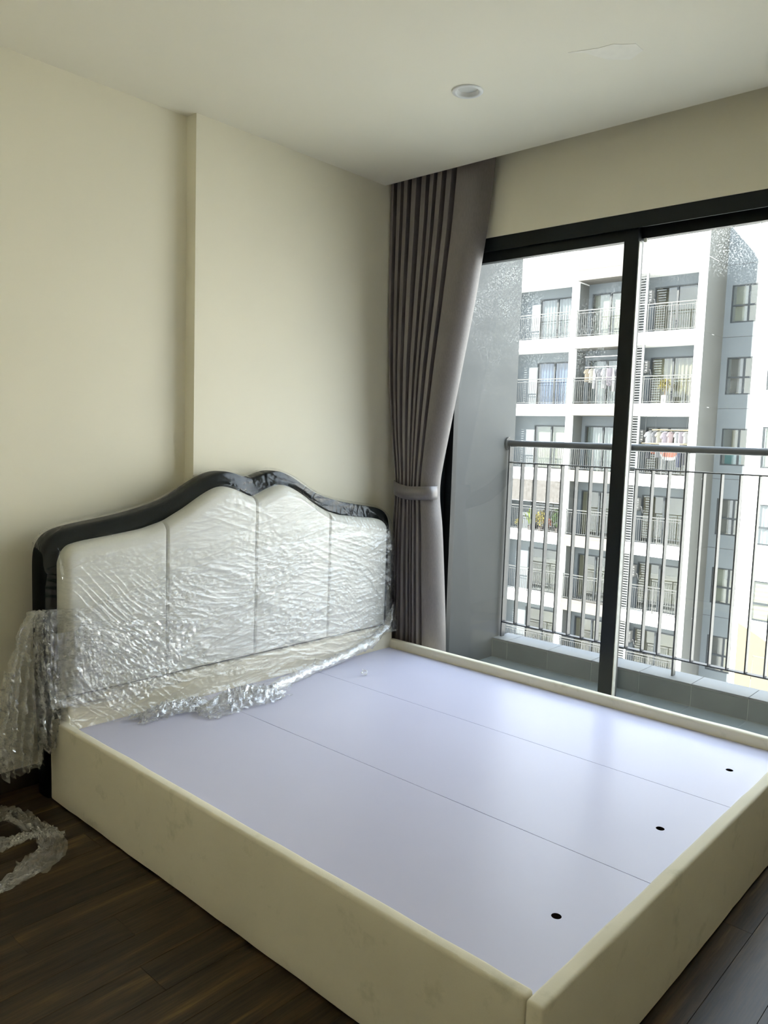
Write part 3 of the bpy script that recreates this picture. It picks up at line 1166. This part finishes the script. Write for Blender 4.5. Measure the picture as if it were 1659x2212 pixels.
part('gathered_roll', roll([(-1.22, -.33, .285), (-1.05, -.29, .287), (-.85, -.24, .29), (-.62, -.21, .30), (-.42, -.205, .335), (-.30, -.20, .40), (-.24, -.19, .50)], .024, 5.5, 14), 'film_bunch', wrap, smooth='all', normals=False)

# scrap on the floor
scrap = thing('plastic_scrap', (-2.33, -.42, 0), 'torn crumpled strip of plastic film lying on the dark floor', 'plastic film')


def strip(pts, wd, seed, nu=16, nv=60, amp=.02, zmin=.003):
    pts = np.array(pts, float)
    d = np.concatenate([[0], np.cumsum(np.linalg.norm(np.diff(pts, axis=0), axis=1))])
    t = np.linspace(0, d[-1], nv)
    c = np.stack([np.interp(t, d, pts[:, i]) for i in range(3)], -1)
    for _ in range(8):
        c[1:-1] = .25 * c[:-2] + .5 * c[1:-1] + .25 * c[2:]
    w = np.interp(t, np.linspace(0, d[-1], len(wd)), wd)
    tg = np.gradient(c, axis=0)
    tg[:, 2] = 0
    tg /= np.linalg.norm(tg, axis=1)[:, None] + 1e-9
    sd = np.stack([tg[:, 1], -tg[:, 0], tg[:, 0] * 0], -1)
    U = np.linspace(-1, 1, nu)
    P = np.zeros((nu, nv, 3))
    for i, u in enumerate(U):
        off = u * w * (1 + .25 * pn(t * 20 + seed, np.full(nv, u * 2)))
        P[i] = c + sd * off[:, None]
        P[i, :, 2] = np.maximum(zmin, c[:, 2] + amp * (np.clip(ridged(np.full(nv, u * 2.6 + seed), t * 9 + seed, 3), -.2, 2)) * .7)
    P = jitter(P, (.004, .004, .006))
    P[..., 2] = np.maximum(P[..., 2], zmin)
    return MB().grid(P)


part('film_strip', strip([(-2.30, -.12, .02), (-2.25, -.25, .035), (-2.215, -.40, .03), (-2.24, -.52, .02), (-2.34, -.57, .02), (-2.46, -.62, .01)], [.05, .045, .03, .045, .05, .02], 1.2), 'film_bunch', scrap, smooth='all', normals=False)
part('film_strip', strip([(-2.48, -.33, .01), (-2.36, -.38, .025), (-2.24, -.40, .03), (-2.17, -.44, .015)], [.03, .04, .025, .01], 5.2), 'film_bunch', scrap, smooth='all', normals=False)
# curl on the boards
curl = MB()
cp = []
for i in range(60):
    t = i / 59
    a = t * 9
    cp.append((-.72 + .05 * t + .022 * math.cos(a) * (1 - t), -.44 + .055 * t * t + .02 * math.sin(a) * (1 - t), HB + .006 + .010 * abs(math.sin(a * .8))))
curl.tube(cp, [.0035 + .002 * math.sin(i * 1.7) for i in range(60)], 7)
solo('plastic_shred', curl, 'film_bunch', 'small curled shred of plastic lying on the bare bed boards', 'plastic film', smooth='all')

# ------------------------------------------------------------------ curtain
cur = thing('curtain', (-.1, -.25, .02), 'taupe pleated curtain tied back beside the balcony door', 'curtain')
ZS = [0.02, .29, .446, .7, .963, 1.06, 1.125, 1.19, 1.409, 1.725, 2.1, 2.475, 2.80]
YLs = [-.115, -.105, -.10, -.088, -.080, -.083, -.085, -.082, -.052, -.026, -.016, -.012, -.010]
YRs = [-.415, -.402, -.392, -.370, -.345, -.322, -.315, -.321, -.365, -.428, -.502, -.562, -.592]
DEP = [.066, .066, .064, .058, .048, .042, .041, .042, .050, .060, .068, .070, .070]
nz_, ns_ = 150, 620
zz = np.linspace(.02, 2.80, nz_)
# smooth interpolation
def sm(vals):
    q = np.interp(zz, ZS, vals)
    for _ in range(20):
        q[1:-1] = .25 * q[:-2] + .5 * q[1:-1] + .25 * q[2:]
    return q
yl, yr, dp = sm(YLs), sm(YRs), sm(DEP)
s = np.linspace(0, 1, ns_)
NP = 8
Pc = np.zeros((nz_, ns_, 3))
LEAD = .80                       # share of the width in s used by the pleats
for i, z in enumerate(zz):
    w = yl[i] - yr[i]
    pleat_w = w * .78
    ss = np.clip(s / LEAD, 0, 1)
    wob = .10 * np.sin(ss * 9 + z * 1.3) + .05 * np.sin(ss * 23 + z * 2.1)
    ph = ss * NP * 2 * np.pi + wob * 2.0
    # broad rounded fronts, narrow deep gaps
    wave = np.cos(ph)
    sq = np.tanh((wave + .62) * 3.6)
    amp_ = dp[i] * (1 - .12 * np.sin(ss * 13 + 1.0))
    x = -.100 - amp_ * sq
    y = yl[i] - pleat_w * (ss + .010 * np.sin(2 * ph))
    # leading face: from the front of the last pleat back to the wall side
    k = s > LEAD
    q = (s[k] - LEAD) / (1 - LEAD)
    xe = x[~k][-1]; ye = y[~k][-1]
    th_ = q * np.pi / 2
    x[k] = xe + (-.040 - xe) * (1 - np.cos(th_))
    y[k] = ye + (yr[i] - ye) * np.sin(th_)
    Pc[i, :, 0] = x
    Pc[i, :, 1] = y
    Pc[i, :, 2] = z
part('cloth', MB().grid(Pc), 'curtain', cur, smooth='all', normals=False)
# tieback band
n = 64
Pb = np.zeros((n + 1, 6, 3))
for i in range(n + 1):
    a = 2 * math.pi * i / n
    c_, s_ = math.cos(a), math.sin(a)
    e = .75
    bx = -.098 + .068 * math.copysign(abs(c_) ** e, c_) - .004
    by = -.201 + .131 * math.copysign(abs(s_) ** e, s_)
    sag = -.016 * (1 - abs(s_)) * (1 if c_ < 0 else .2)
    for j, (dz, dr) in enumerate(((-.036, 0), (-.036, .003), (0, .005), (.036, .003), (.036, 0), (.036, -.002))):
        Pb[i, j] = (bx + dr * c_, by + dr * s_, 1.123 + dz + sag + .010 * s_)
part('tieback', MB().grid(Pb), 'curtain', cur, smooth='all', normals=False, label='narrow taupe tieback band')
part('track', MB().box(-.13, -.07, -1.5, -.005, 2.80, 2.82), 'white_plastic', cur)

# ------------------------------------------------------------------ downlight
dl = thing('downlight', (-.845, -1.011, H - .004), 'small round white recessed downlight in the ceiling', 'light')
part('trim_ring', MB().lathe([(.060, .0035), (.0595, .001), (.056, -.001), (.047, -.001), (.043, .001), (.042, .003)], (-.845, -1.011, H - .004), 48), 'white_plastic', dl, smooth='all')
part('reflector', MB().lathe([(.0435, .0015), (.037, .012), (.036, .014)], (-.845, -1.011, H - .004), 48), 'white_plastic', dl, smooth='all')
part('lens', MB().lathe([(.0375, .0125), (.0, .0125)], (-.845, -1.011, H - .004), 48), 'lens_white', dl)

# ------------------------------------------------------------------ ground and the apartment block across the yard
struct('ground', MB().box(.2, 31.1, -60, 70, -10.2, -10.0), 'ground_concrete', 'pale paved yard far below', 'ground')
D, REC, DB, XN = 31.1, 1.15, 32.25, 33.6
blk = thing('apartment_building', (D, 12, -13), 'white apartment block across the yard with stacked balconies', 'building')


def bp(name, mb, mat, parent=blk, **kw):
    return part(name, mb, mat, parent, **kw)


COLS = [(24.50, 24.22), (20.62, 20.34), (16.49, 16.22), (13.72, 13.40), (10.43, 10.15)]
BAYS = dict(d=(24.22, 20.62), a=(20.34, 16.49), b=(16.22, 13.72), c=(13.40, 10.43))
ROWS = [2, 1, 0, -1, -2, -3]
for (a, b) in COLS:
    bp('column', MB().box(D - .02, DB + .3, b, a, -13, 11.27), 'ext_white')
    bp('partition', MB().box(D + .25, DB + .02, b - .004, a + .004, -13, 9.1), 'ext_grey')
# parapet with its groove, and the roof
for key, (a, b) in BAYS.items():
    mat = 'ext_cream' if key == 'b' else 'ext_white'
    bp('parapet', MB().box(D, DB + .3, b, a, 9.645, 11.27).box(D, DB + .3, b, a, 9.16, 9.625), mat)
    bp('joint', MB().box(D + .006, DB + .3, b, a, 9.62, 9.65), 'ext_groove')
bp('side_wall', MB().box(DB + .3, XN + 6, 10.151, 24.5, 9.0, 11.27).box(DB + .3, XN + 6, 10.151, 10.43, -13, 9.0).box(DB + 2.6, XN + 6, 10.43, 24.5, -13, 9.0), 'ext_grey')
bp('end_wall', MB().box(D, XN + 6, 24.5, 36, -13, 11.27), 'ext_white')
# the set-back wall in the notch, with horizontal joints
for n in [3] + ROWS:
    z0 = 3.2 * n + .012
    z1 = min(3.2 * (n + 1) - .012, 11.35)
    y0, y1 = 7.95, 10.15
    m = MB()
    if n < 3:
        wz0, wz1, wy1, wy0 = 3.2 * n + .63, 3.2 * n + 2.30, 9.87, 8.72
        m.box(XN, XN + .3, wy1, y1, z0, z1).box(XN, XN + .3, y0, wy0, z0, z1).box(XN, XN + .3, wy0, wy1, z0, wz0).box(XN, XN + .3, wy0, wy1, wz1, z1)
    else:
        m.box(XN, XN + .3, y0, y1, z0, z1)
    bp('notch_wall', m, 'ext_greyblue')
    bp('joint', MB().box(XN + .008, XN + .3, y0, y1, z0 - .024, z0), 'ext_groove_dark')
    # the same joint on the return wall
    bp('return_wall', MB().box(D + .26, XN, 10.142, 10.155, z0, z1), 'ext_grey')
bp('notch_beam', MB().box(XN - .05, XN + .5, 7.95, 10.15, 11.38, 13), 'ext_white')
bp('notch_room', MB().box(XN + 2.2, XN + 2.3, 7.95, 10.15, -13, 11), 'ext_room')

WING = [(7.38, 5.7), (3.95, 2.27), (.52, -1.16)]
# the nearer white wall at the right, with joints and window openings
for n in [3] + ROWS:
    z0, z1 = 3.2 * n + .012, min(3.2 * (n + 1) - .012, 13)
    wz0, wz1 = 3.2 * n + .63, 3.2 * n + 2.33
    m = MB().box(D, D + .3, -30, 7.98, z0, wz0).box(D, D + .3, -30, 7.98, wz1, z1)
    edge = 7.98
    for (wa, wb) in WING:
        m.box(D, D + .3, wa, edge, wz0, wz1)
        edge = wb
    m.box(D, D + .3, -30, edge, wz0, wz1)
    bp('wall_panel', m, 'ext_white')
    bp('joint', MB().box(D + .006, D + .3, -30, 7.98, z0 - .024, z0), 'ext_groove')
bp('wall_reveal', MB().box(D + .3, XN + .3, 7.80, 7.98, -13, 13).box(XN + .3, XN + .5, -30, 7.9, -13, 13), 'ext_white')
bp('painted_panel', MB().prism_x([(7.76, -5.96), (7.08, -6.30), (6.60, -6.56), (5.6, -7.12), (5.6, -7.25), (7.07, -7.25), (7.12, -9.0), (7.75, -9.0)], D - .012, D), 'ext_orange', label='flat orange painted shape')
bp('painted_panel', MB().prism_x([(7.06, -7.26), (5.6, -7.26), (5.6, -9.0), (7.10, -9.0)], D - .010, D), 'ext_olive', label='flat olive painted shape')


def win(y1, y0, z0, z1, x, zm, ym, inner, depth=.12):
    """window: outer frame and bars, panes below it"""
    m = MB()
    t = .06
    m.box(x, x + .08, y0, y1, z1 - t, z1).box(x, x + .08, y0, y1, z0, z0 + t).box(x, x + .08, y1 - t, y1, z0 + t, z1 - t).box(x, x + .08, y0, y0 + t, z0 + t, z1 - t)
    m.box(x, x + .08, y0 + t, y1 - t, zm - .04, zm + .04)
    if ym:
        m.box(x, x + .08, ym - .04, ym + .04, z0 + t, zm - .04).box(x, x + .08, ym - .04, ym + .04, zm + .04, z1 - t)
    w = bp('window', m, 'ext_frame')
    ys = [(y0 + t, ym - .04), (ym + .04, y1 - t)] if ym else [(y0 + t, y1 - t)]
    for (a, b) in ys:
        for (c, d) in ((z0 + t, zm - .04), (zm + .04, z1 - t)):
            bp('pane', MB().box(x + .035, x + .045, a, b, c, d), 'far_glass', w)
    return w


RN = {2: 'top', 1: 'second', 0: 'third', -1: 'fourth', -2: 'fifth', -3: 'sixth'}


def drape(x, y1, y0, z0, z1, folds, amp=.05, n=90):
    s_ = np.linspace(0, 1, n)
    P_ = np.zeros((n, 2, 3))
    for j, z in enumerate((z0, z1)):
        P_[:, j, 0] = x + amp * np.sin(s_ * folds * 2 * np.pi)
        P_[:, j, 1] = y1 + (y0 - y1) * s_
        P_[:, j, 2] = z
    return MB().grid(P_)


notch_in = {2: ('blind_beige', 'beige'), 1: ('blind_brown', 'brown'), 0: ('blind_teal', 'teal'), -1: ('blind_brown', 'taupe'), -2: ('blind_beige', 'cream'), -3: ('blind_brown', 'brown')}
right_in = {2: None, 1: None, 0: ('blind_beige', 'beige'), -1: ('curtain_white', 'white'), -2: ('zebra', 'yellow banded'), -3: None}
for n in ROWS:
    zf = 3.2 * n
    win(9.87, 8.72, zf + .63, zf + 2.30, XN + .02, zf + 1.40, 9.12, None)
    mt, nm = notch_in[n]
    top = zf + 2.24
    solo('window_blind', MB().box(XN + .16, XN + .175, 9.10 if n != 0 else 9.0, 9.72, zf + (.72 if n != 0 else .66), top if n != 0 else zf + 1.35), mt,
         f'{nm} blind behind the recessed window on the {RN[n]} floor from the top', 'blind', 'blinds behind the recessed windows')
    if n <= 1:
        for (wa, wb) in WING:
            win(wa, wb, zf + .63, zf + 2.33, D + .05, zf + 1.36, (wa + wb) / 2 - .04, None)
        if right_in[n]:
            mt, nm = right_in[n]
            if n == -1:
                solo('window_curtain', drape(D + .24, 7.30, 5.75, zf + .66, zf + 2.28, 9, .03), mt, f'{nm} curtain in the right wing window level with the {RN[n]} floor', 'curtain', normals=False)
            else:
                solo('window_blind', MB().box(D + .2, D + .215, 5.75, 7.30, zf + .68, zf + 2.26), mt, f'{nm} blind in the right wing window level with the {RN[n]} floor', 'blind')
    else:
        for (wa, wb) in WING:
            bp('window_infill', MB().box(D + .05, D + .3, wb, wa, zf + .63, zf + 2.33), 'ext_white')

bp('podium', MB().box(D, D + 1, 10.2, 24.3, -13, -10.06), 'ext_white')

# ---- balconies
DOORS = dict(d=(23.2, 21.2, 22.2), a=(18.93, 16.90, 17.91), b=(16.02, 14.08, 15.05), c=(12.86, 10.75, 11.78))
bal_far = None
for n in ROWS:
    zf = 3.2 * n
    for key, (a, b) in BAYS.items():
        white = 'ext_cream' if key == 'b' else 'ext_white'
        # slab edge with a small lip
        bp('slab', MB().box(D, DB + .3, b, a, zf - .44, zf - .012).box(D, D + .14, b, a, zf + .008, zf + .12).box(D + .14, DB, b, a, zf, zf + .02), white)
        bp('joint', MB().box(D + .006, DB + .3, b, a, zf - .014, zf + .009), 'ext_groove')
        d1, d0, dm = DOORS[key]
        zt_ = zf + 2.29
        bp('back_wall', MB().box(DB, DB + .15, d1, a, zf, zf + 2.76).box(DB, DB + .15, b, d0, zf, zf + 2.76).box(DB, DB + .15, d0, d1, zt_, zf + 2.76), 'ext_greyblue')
        # a shallow room behind the glass
        bp('room', MB().box(DB + 2.3, DB + 2.4, b, a, zf, zf + 2.76).box(DB + .15, DB + 2.3, b - .02, b + .06, zf, zf + 2.76).box(DB + .15, DB + 2.3, a - .06, a + .02, zf, zf + 2.76), 'ext_room')
        bp('room_floor', MB().box(DB + .15, DB + 2.3, b, a, zf + .005, zf + .04), 'ext_floor')
        m = MB()
        x, t = DB - .02, .06
        m.box(x, x + .1, d0, d1, zt_ - t, zt_).box(x, x + .1, d1 - t, d1, zf + .05, zt_ - t).box(x, x + .1, d0, d0 + t, zf + .05, zt_ - t)
        m.box(x, x + .1, dm - .045, dm + .045, zf + .05, zt_ - t).box(x, x + .1, d0, d1, zf + .02, zf + .07)
        dr = bp('balcony_door', m, 'ext_frame')
        bp('pane', MB().box(x + .045, x + .055, dm + .045, d1 - t, zf + .07, zt_ - t), 'far_glass', dr)
        bp('pane', MB().box(x + .045, x + .055, d0 + t, dm - .045, zf + .07, zt_ - t), 'far_glass', dr)
        # railing
        ra, rb = (a, b)
        if key == 'c': ra = 12.70
        if key == 'a': ra = 20.0
        m = MB()
        xr = D + .06
        m.box(xr - .02, xr + .02, rb, ra, zf + 1.33, zf + 1.375).box(xr - .012, xr + .012, rb, ra, zf + 1.215, zf + 1.24).box(xr - .012, xr + .012, rb, ra, zf + .185, zf + .21)
        for q in (ra - .06, (ra + rb) / 2, rb + .06):
            m.box(xr - .018, xr + .018, q - .018, q + .018, zf + .12, zf + 1.33)
        rl_ = bp('railing', m, 'ext_rail')
        m = MB()
        q = ra - .06 - .105
        while q > rb + .08:
            m.box(xr - .010, xr + .010, q - .007, q + .007, zf + .21, zf + 1.215)
            q -= .105
        bp('balusters', m, 'ext_rail', rl_, kind='stuff')
        # louvre screen
        if key in 'ac':
            l1, l0 = (a, ra)
            lf = MB().box(D + .02, D + .10, l0, l0 + .10, zf + .12, zf + 2.76).box(D + .02, D + .10, l1 - .04, l1, zf + .12, zf + 2.76).box(D + .02, D + .10, l0 + .10, l1 - .04, zf + 1.36, zf + 1.40)
            ls = bp('louver_screen', lf, 'ext_louver')
            key_m = 'louver_blade_' + key
            if key_m not in M:
                w_ = (l1 - .04 - l0 - .10) / 2
                mb = MB().add([(-.035, -w_, -.02), (-.028, -w_, -.028), (.035, -w_, .02), (.028, -w_, .028), (-.035, w_, -.02), (-.028, w_, -.028), (.035, w_, .02), (.028, w_, .028)],
                              [(0, 1, 2, 3), (7, 6, 5, 4), (0, 4, 5, 1), (1, 5, 6, 2), (2, 6, 7, 3), (3, 7, 4, 0)])
                M[key_m] = mesh_of('louver_blade', mb, 'ext_louver')
            for q in np.arange(zf + .19, zf + 2.74, .118):
                piece('louver_blade', M[key_m], (D + .06, (l1 - .04 + l0 + .10) / 2, float(q)), ls)

# ---- air conditioners behind the louvres
for n in ROWS:
    zf = 3.2 * n
    ac = thing('air_conditioner', (DB - .2, 13.0, zf + 1.55), f'white outdoor air conditioner behind the louvres on the {RN[n]} balcony level', 'air conditioner', 'air conditioners behind the louvres')
    part('case', MB().rbox(DB - .36, DB - .06, 12.86, 13.36, zf + 1.58, zf + 2.14, .02, 2), 'ac_white', ac)
    fm = MB()
    for rr in (.06, .12, .18, .22):
        fm.tube([(DB - .366, 13.14 + rr * math.cos(2 * math.pi * q / 20), zf + 1.86 + rr * math.sin(2 * math.pi * q / 20)) for q in range(21)], .006, 5)
    part('fan_grille', fm, 'ext_frame', ac)
    part('bracket', MB().box(DB - .36, DB - .001, 12.92, 12.96, zf + 1.545, zf + 1.58).box(DB - .36, DB - .001, 13.20, 13.24, zf + 1.545, zf + 1.58), 'ext_louver', ac)
    part('pipe', MB().tube([(DB - .2, 12.87, zf + 1.75), (DB - .2, 12.78, zf + 1.72), (DB - .12, 12.76, zf + 1.5), (DB - .005, 12.79, zf + 1.42)], .022, 8), 'pole_white', ac, smooth=True)

# ---- curtains and blinds behind the balcony doors
far = [('a', 2, 'curtain_white', 'white curtains'), ('a', 1, 'curtain_blue', 'blue curtains'), ('a', 0, 'blind_beige', 'beige blind'),
       ('b', 0, 'curtain_mint', 'pale mint curtains'), ('c', 1, 'curtain_gold', 'golden striped curtains'), ('b', 1, 'curtain_mint', 'pale green curtains'), ('b', 2, 'blind_beige', 'cream blind')]
side = dict(a='left', b='middle', c='right')
for key, n, mt, nm in far:
    d1, d0, dm = DOORS[key]
    zf = 3.2 * n
    lab = f'{nm} inside the {side[key]} balcony door on the {RN[n]} level'
    if 'blind' in mt:
        solo('door_blind', MB().box(DB + .20, DB + .215, d0 + .08, d1 - .08, zf + .12, zf + 2.2).tube([(DB + .21, d0 + .08, zf + 2.22), (DB + .21, d1 - .08, zf + 2.22)], .03, 8), mt, lab, 'blind')
    else:
        solo('door_curtain', drape(DB + .24, d1 - .05, d0 + .05, zf + .06, zf + 2.26, 11, .045, 140), mt, lab, 'curtain', smooth='all', normals=False)

# ---- laundry
def garment(x, y, ztop, w, h, kind, twist):
    """a hanging garment with a little body; shirt, trousers or towel outline in the y-z plane"""
    if kind == 'shirt':
        o = [(-.10, 0), (-.30, -.06), (-.52, -.30), (-.40, -.38), (-.30, -.26), (-.31, -1), (-.1, -1.02), (.12, -.99), (.31, -1), (.30, -.26), (.40, -.38), (.52, -.30), (.30, -.06), (.10, 0), (.0, -.05)]
    elif kind == 'trousers':
        o = [(-.30, 0), (-.36, -.5), (-.34, -1), (-.08, -1), (0, -.35), (.08, -1), (.34, -1), (.36, -.5), (.30, 0)]
    else:
        o = [(-.42, 0), (-.45, -.4), (-.43, -.82), (-.2, -.97), (.1, -1), (.34, -.9), (.45, -.55), (.42, 0)]
    n = len(o)
    ct, st = math.cos(twist), math.sin(twist)
    m = MB()
    th = .05
    vs = []
    for sgn in (-1, 1):
        for (a, b) in o:
            bul = th * (1 - min(1, abs(a) * 1.6)) + .012
            px, py = sgn * bul, a * w
            vs.append((x + px * ct - py * st, y + px * st + py * ct, ztop + b * h))
    c0 = len(vs)
    fs = [tuple(range(n)), tuple(range(2 * n - 1, n - 1, -1))] + [(i, n + i, n + (i + 1) % n, (i + 1) % n) for i in range(n)]
    m.add(vs, fs)
    # hanger hook reaching the pole
    m.tube([(x, y, ztop - .02), (x, y, ztop + .05), (x + .02, y, ztop + .085)], .006, 5)
    return m


def pole(name, x, y1, y0, z, mat, label, zc):
    t_ = thing(name, (x, (y1 + y0) / 2, z), label, 'drying pole', 'drying poles on the balconies opposite')
    part('bar', MB().tube([(x, y1, z), (x, y0, z)], .025, 10), mat, t_, smooth=True)
    for q in (y1 - .15, y0 + .15):
        part('wire', MB().tube([(x, q, z), (x, q, zc)], .006, 5), 'ext_rail', t_)


zf = 3.2
pole('drying_pole', D + .42, 15.85, 13.78, zf + 2.38, 'pole_white', 'upper white drying pole on the middle balcony of the second level', zf + 2.76)
pole('drying_pole', D + .34, 15.75, 13.78, zf + 1.88, 'pole_white', 'lower white drying pole loaded with clothes on the middle balcony', zf + 2.76)
gs = [(15.62, .42, .62, 'shirt', 'cloth_tan', 'tan shirt'), (15.42, .34, .66, 'shirt', 'cloth_cream', 'cream shirt'), (15.22, .30, .95, 'trousers', 'cloth_white', 'white trousers'),
      (14.98, .36, .5, 'shirt', 'cloth_grey', 'short grey shirt'), (14.74, .40, .95, 'shirt', 'cloth_white', 'long white shirt'), (14.48, .36, .85, 'towel', 'cloth_lilac', 'lilac towel'),
      (14.24, .26, 1.1, 'trousers', 'cloth_white', 'long pale trousers'), (14.02, .40, .8, 'shirt', 'cloth_dark', 'dark shirt')]
for i, (yy, w, h, kd, mt, nm) in enumerate(gs):
    solo('hanging_garment', garment(D + .34, yy, zf + 1.80, w, h, kd, random.uniform(.85, .95)), mt, f'{nm} hanging from the white pole on the middle balcony', 'clothes', 'laundry on the middle balcony')
zf = 0
pole('drying_pole', D + .40, 12.25, 10.46, zf + 2.14, 'pole_yellow', 'upper yellow drying pole full of shirts on the right balcony', zf + 2.76)
pole('drying_pole', D + .22, 12.65, 10.46, zf + 1.52, 'pole_yellow', 'lower yellow drying pole on the right balcony of the third level', zf + 2.76)
gs = [(12.38, .50, .72, 'shirt', 'cloth_white', 'wide white shirt'), (12.12, .36, .66, 'shirt', 'cloth_grey', 'slim grey shirt'), (11.90, .44, .62, 'shirt', 'cloth_cream', 'ivory shirt'),
      (11.62, .50, .85, 'shirt', 'cloth_lilac', 'large pale lilac shirt'), (11.38, .40, .6, 'shirt', 'cloth_pink', 'small pink shirt'), (11.08, .36, .66, 'shirt', 'cloth_white', 'narrow white shirt'),
      (10.88, .32, .70, 'towel', 'cloth_lilac', 'mauve towel'), (10.66, .42, .50, 'shirt', 'cloth_white', 'small white top')]
for i, (yy, w, h, kd, mt, nm) in enumerate(gs):
    solo('hanging_garment', garment(D + .40, yy, zf + 2.06, w, h, kd, random.uniform(.85, .95)), mt, f'{nm} hanging from the upper yellow pole on the right balcony', 'clothes', 'laundry on the right balcony')
gs = [(12.30, .34, .62, 'shirt', 'cloth_dark', 'black shirt'), (12.05, .32, .40, 'towel', 'cloth_red', 'small red towel'), (11.85, .34, .55, 'shirt', 'cloth_grey', 'grey shirt'), (10.86, .30, .95, 'trousers', 'cloth_navy', 'navy trousers'),
      (10.62, .28, .85, 'trousers', 'cloth_dark', 'black trousers')]
for i, (yy, w, h, kd, mt, nm) in enumerate(gs):
    solo('hanging_garment', garment(D + .22, yy, zf + 1.44, w, h, kd, random.uniform(.85, .95)), mt, f'{nm} hanging from the lower yellow pole on the right balcony', 'clothes', 'laundry on the right balcony')
# blanket folded over the lower pole
bl = thing('blanket', (D + .2, 11.32, zf + .7), 'pink and orange striped blanket draped over the lower yellow pole', 'blanket')
ang = np.linspace(-1, 1, 60)
for mat_, a0, a1, xo in (('cloth_pink', .0, .22, 0), ('cloth_red', .22, .82, .004), ('cloth_white', .82, 1.0, 0)):
    nn = 26
    P_ = np.zeros((60, nn, 3))
    for j in range(nn):
        tq = a0 + (a1 - a0) * j / (nn - 1)
        cap = np.sqrt(np.clip(1 - (ang * .93) ** 4, 0, 1))
        hang = .78 * np.clip(cap, .25, 1)
        P_[:, j, 0] = D + .185 - .018 * np.cos(ang * 21) * tq - xo
        P_[:, j, 1] = 11.32 - ang * (.48 - .06 * tq)
        P_[:, j, 2] = zf + 1.56 - hang * tq
    part('cloth_band', MB().grid(P_), mat_, bl, smooth='all', normals=False)

# ---- plants and the patterned shade
sh = thing('roller_shade', (D + .02, 18, -3.2 + 1.5), 'patterned pale roller shade hung across the left balcony of the fourth level', 'shade')
zf = -3.2
for (a, b) in ((20.3, 18.2), (18.17, 16.52)):
    part('shade_cloth', MB().box(D + .005, D + .015, b, a, zf + 1.62, zf + 2.70), 'shade_fabric', sh)
part('shade_roller', MB().tube([(D + .03, 20.3, zf + 2.72), (D + .03, 16.52, zf + 2.72)], .03, 10), 'pole_white', sh)
part('shade_hem', MB().tube([(D + .01, 20.3, zf + 1.61), (D + .01, 16.52, zf + 1.61)], .018, 8), 'pole_white', sh)


def leaves(c, rad, hgt, count, lw, ll, seed, upright=False):
    rnd = random.Random(seed)
    m = MB()
    for i in range(count):
        if upright:
            az = rnd.uniform(0, 6.28); el = rnd.uniform(.9, 1.45)
            p = Vector(c) + Vector((rnd.uniform(-.06, .06), rnd.uniform(-.1, .1), rnd.uniform(0, hgt * .25)))
        else:
            az = rnd.uniform(0, 6.28); el = rnd.uniform(-.5, 1.2)
            u = rnd.random() ** .4
            th = rnd.uniform(0, 6.28); cz = rnd.uniform(-1, 1)
            sr = math.sqrt(1 - cz * cz)
            p = Vector(c) + Vector((u * rad * sr * math.cos(th), u * rad * sr * math.sin(th), hgt / 2 + u * hgt / 2 * cz))
        d = Vector((math.cos(az) * math.cos(el), math.sin(az) * math.cos(el), math.sin(el)))
        s_ = d.cross(Vector((0, 0, 1))).normalized()
        L = ll * rnd.uniform(.7, 1.2)
        droop = Vector((0, 0, -L * (.35 if upright else .2)))
        mid = p + d * L * .5 + Vector((0, 0, L * .03)); tip = p + d * L + droop
        m.add([p, mid + s_ * lw / 2, tip, mid - s_ * lw / 2, mid + Vector((0, 0, -.01))], [(0, 1, 4), (0, 4, 3), (1, 2, 4), (4, 2, 3)])
    return m


def plant(name, x, y, z, potr, poth, mat, potmat, label, cr, ch, stem, count, lw, ll, seed, upright=False):
    t_ = thing(name, (x, y, z), label, 'plant')
    part('pot', MB().lathe([(0, 0), (potr * .8, 0), (potr, poth), (potr * .9, poth), (potr * .85, poth - .03), (0, poth - .03)], (x, y, z), 16), potmat, t_)
    if stem:
        part('stem', MB().tube([(x, y, z + poth - .03), (x + .01, y + .01, z + poth + stem)], .018, 6), 'stem_brown', t_)
    part('foliage', leaves((x, y, z + poth + stem - .03), cr, ch, count, lw, ll, seed, upright), mat, t_, normals=False)


plant('topiary', D + .45, 11.80, 3.22, .17, .48, 'leaf_yellow', 'pot_white', 'round yellow green topiary in a white pot on the right balcony of the second level', .27, .5, .25, 260, .07, .13, 3)
plant('banana_plant', D + .40, 18.42, -3.18, .16, .3, 'leaf_lime', 'pot_dark', 'tall lime green banana plant below the patterned shade', .2, 1.0, .0, 26, .16, .95, 5, True)
plant('croton', D + .38, 17.80, -3.18, .15, .28, 'leaf_yellow', 'pot_dark', 'yellow leaved croton between the banana plant and the dense bush', .26, .75, .1, 200, .08, .18, 6)
plant('croton', D + .34, 17.36, -3.18, .13, .25, 'leaf_red', 'pot_dark', 'low red leaved croton below the patterned shade', .18, .4, .1, 110, .08, .16, 8)
plant('leafy_bush', D + .42, 16.84, -3.18, .17, .3, 'leaf_green', 'pot_dark', 'dense dark green bush at the right end of the shaded balcony', .33, 1.0, .05, 520, .07, .13, 9)
plant('croton', D + .34, 19.05, -3.18, .13, .25, 'leaf_yellow', 'pot_dark', 'small yellow croton left of the banana plant', .2, .35, .05, 110, .07, .15, 12)
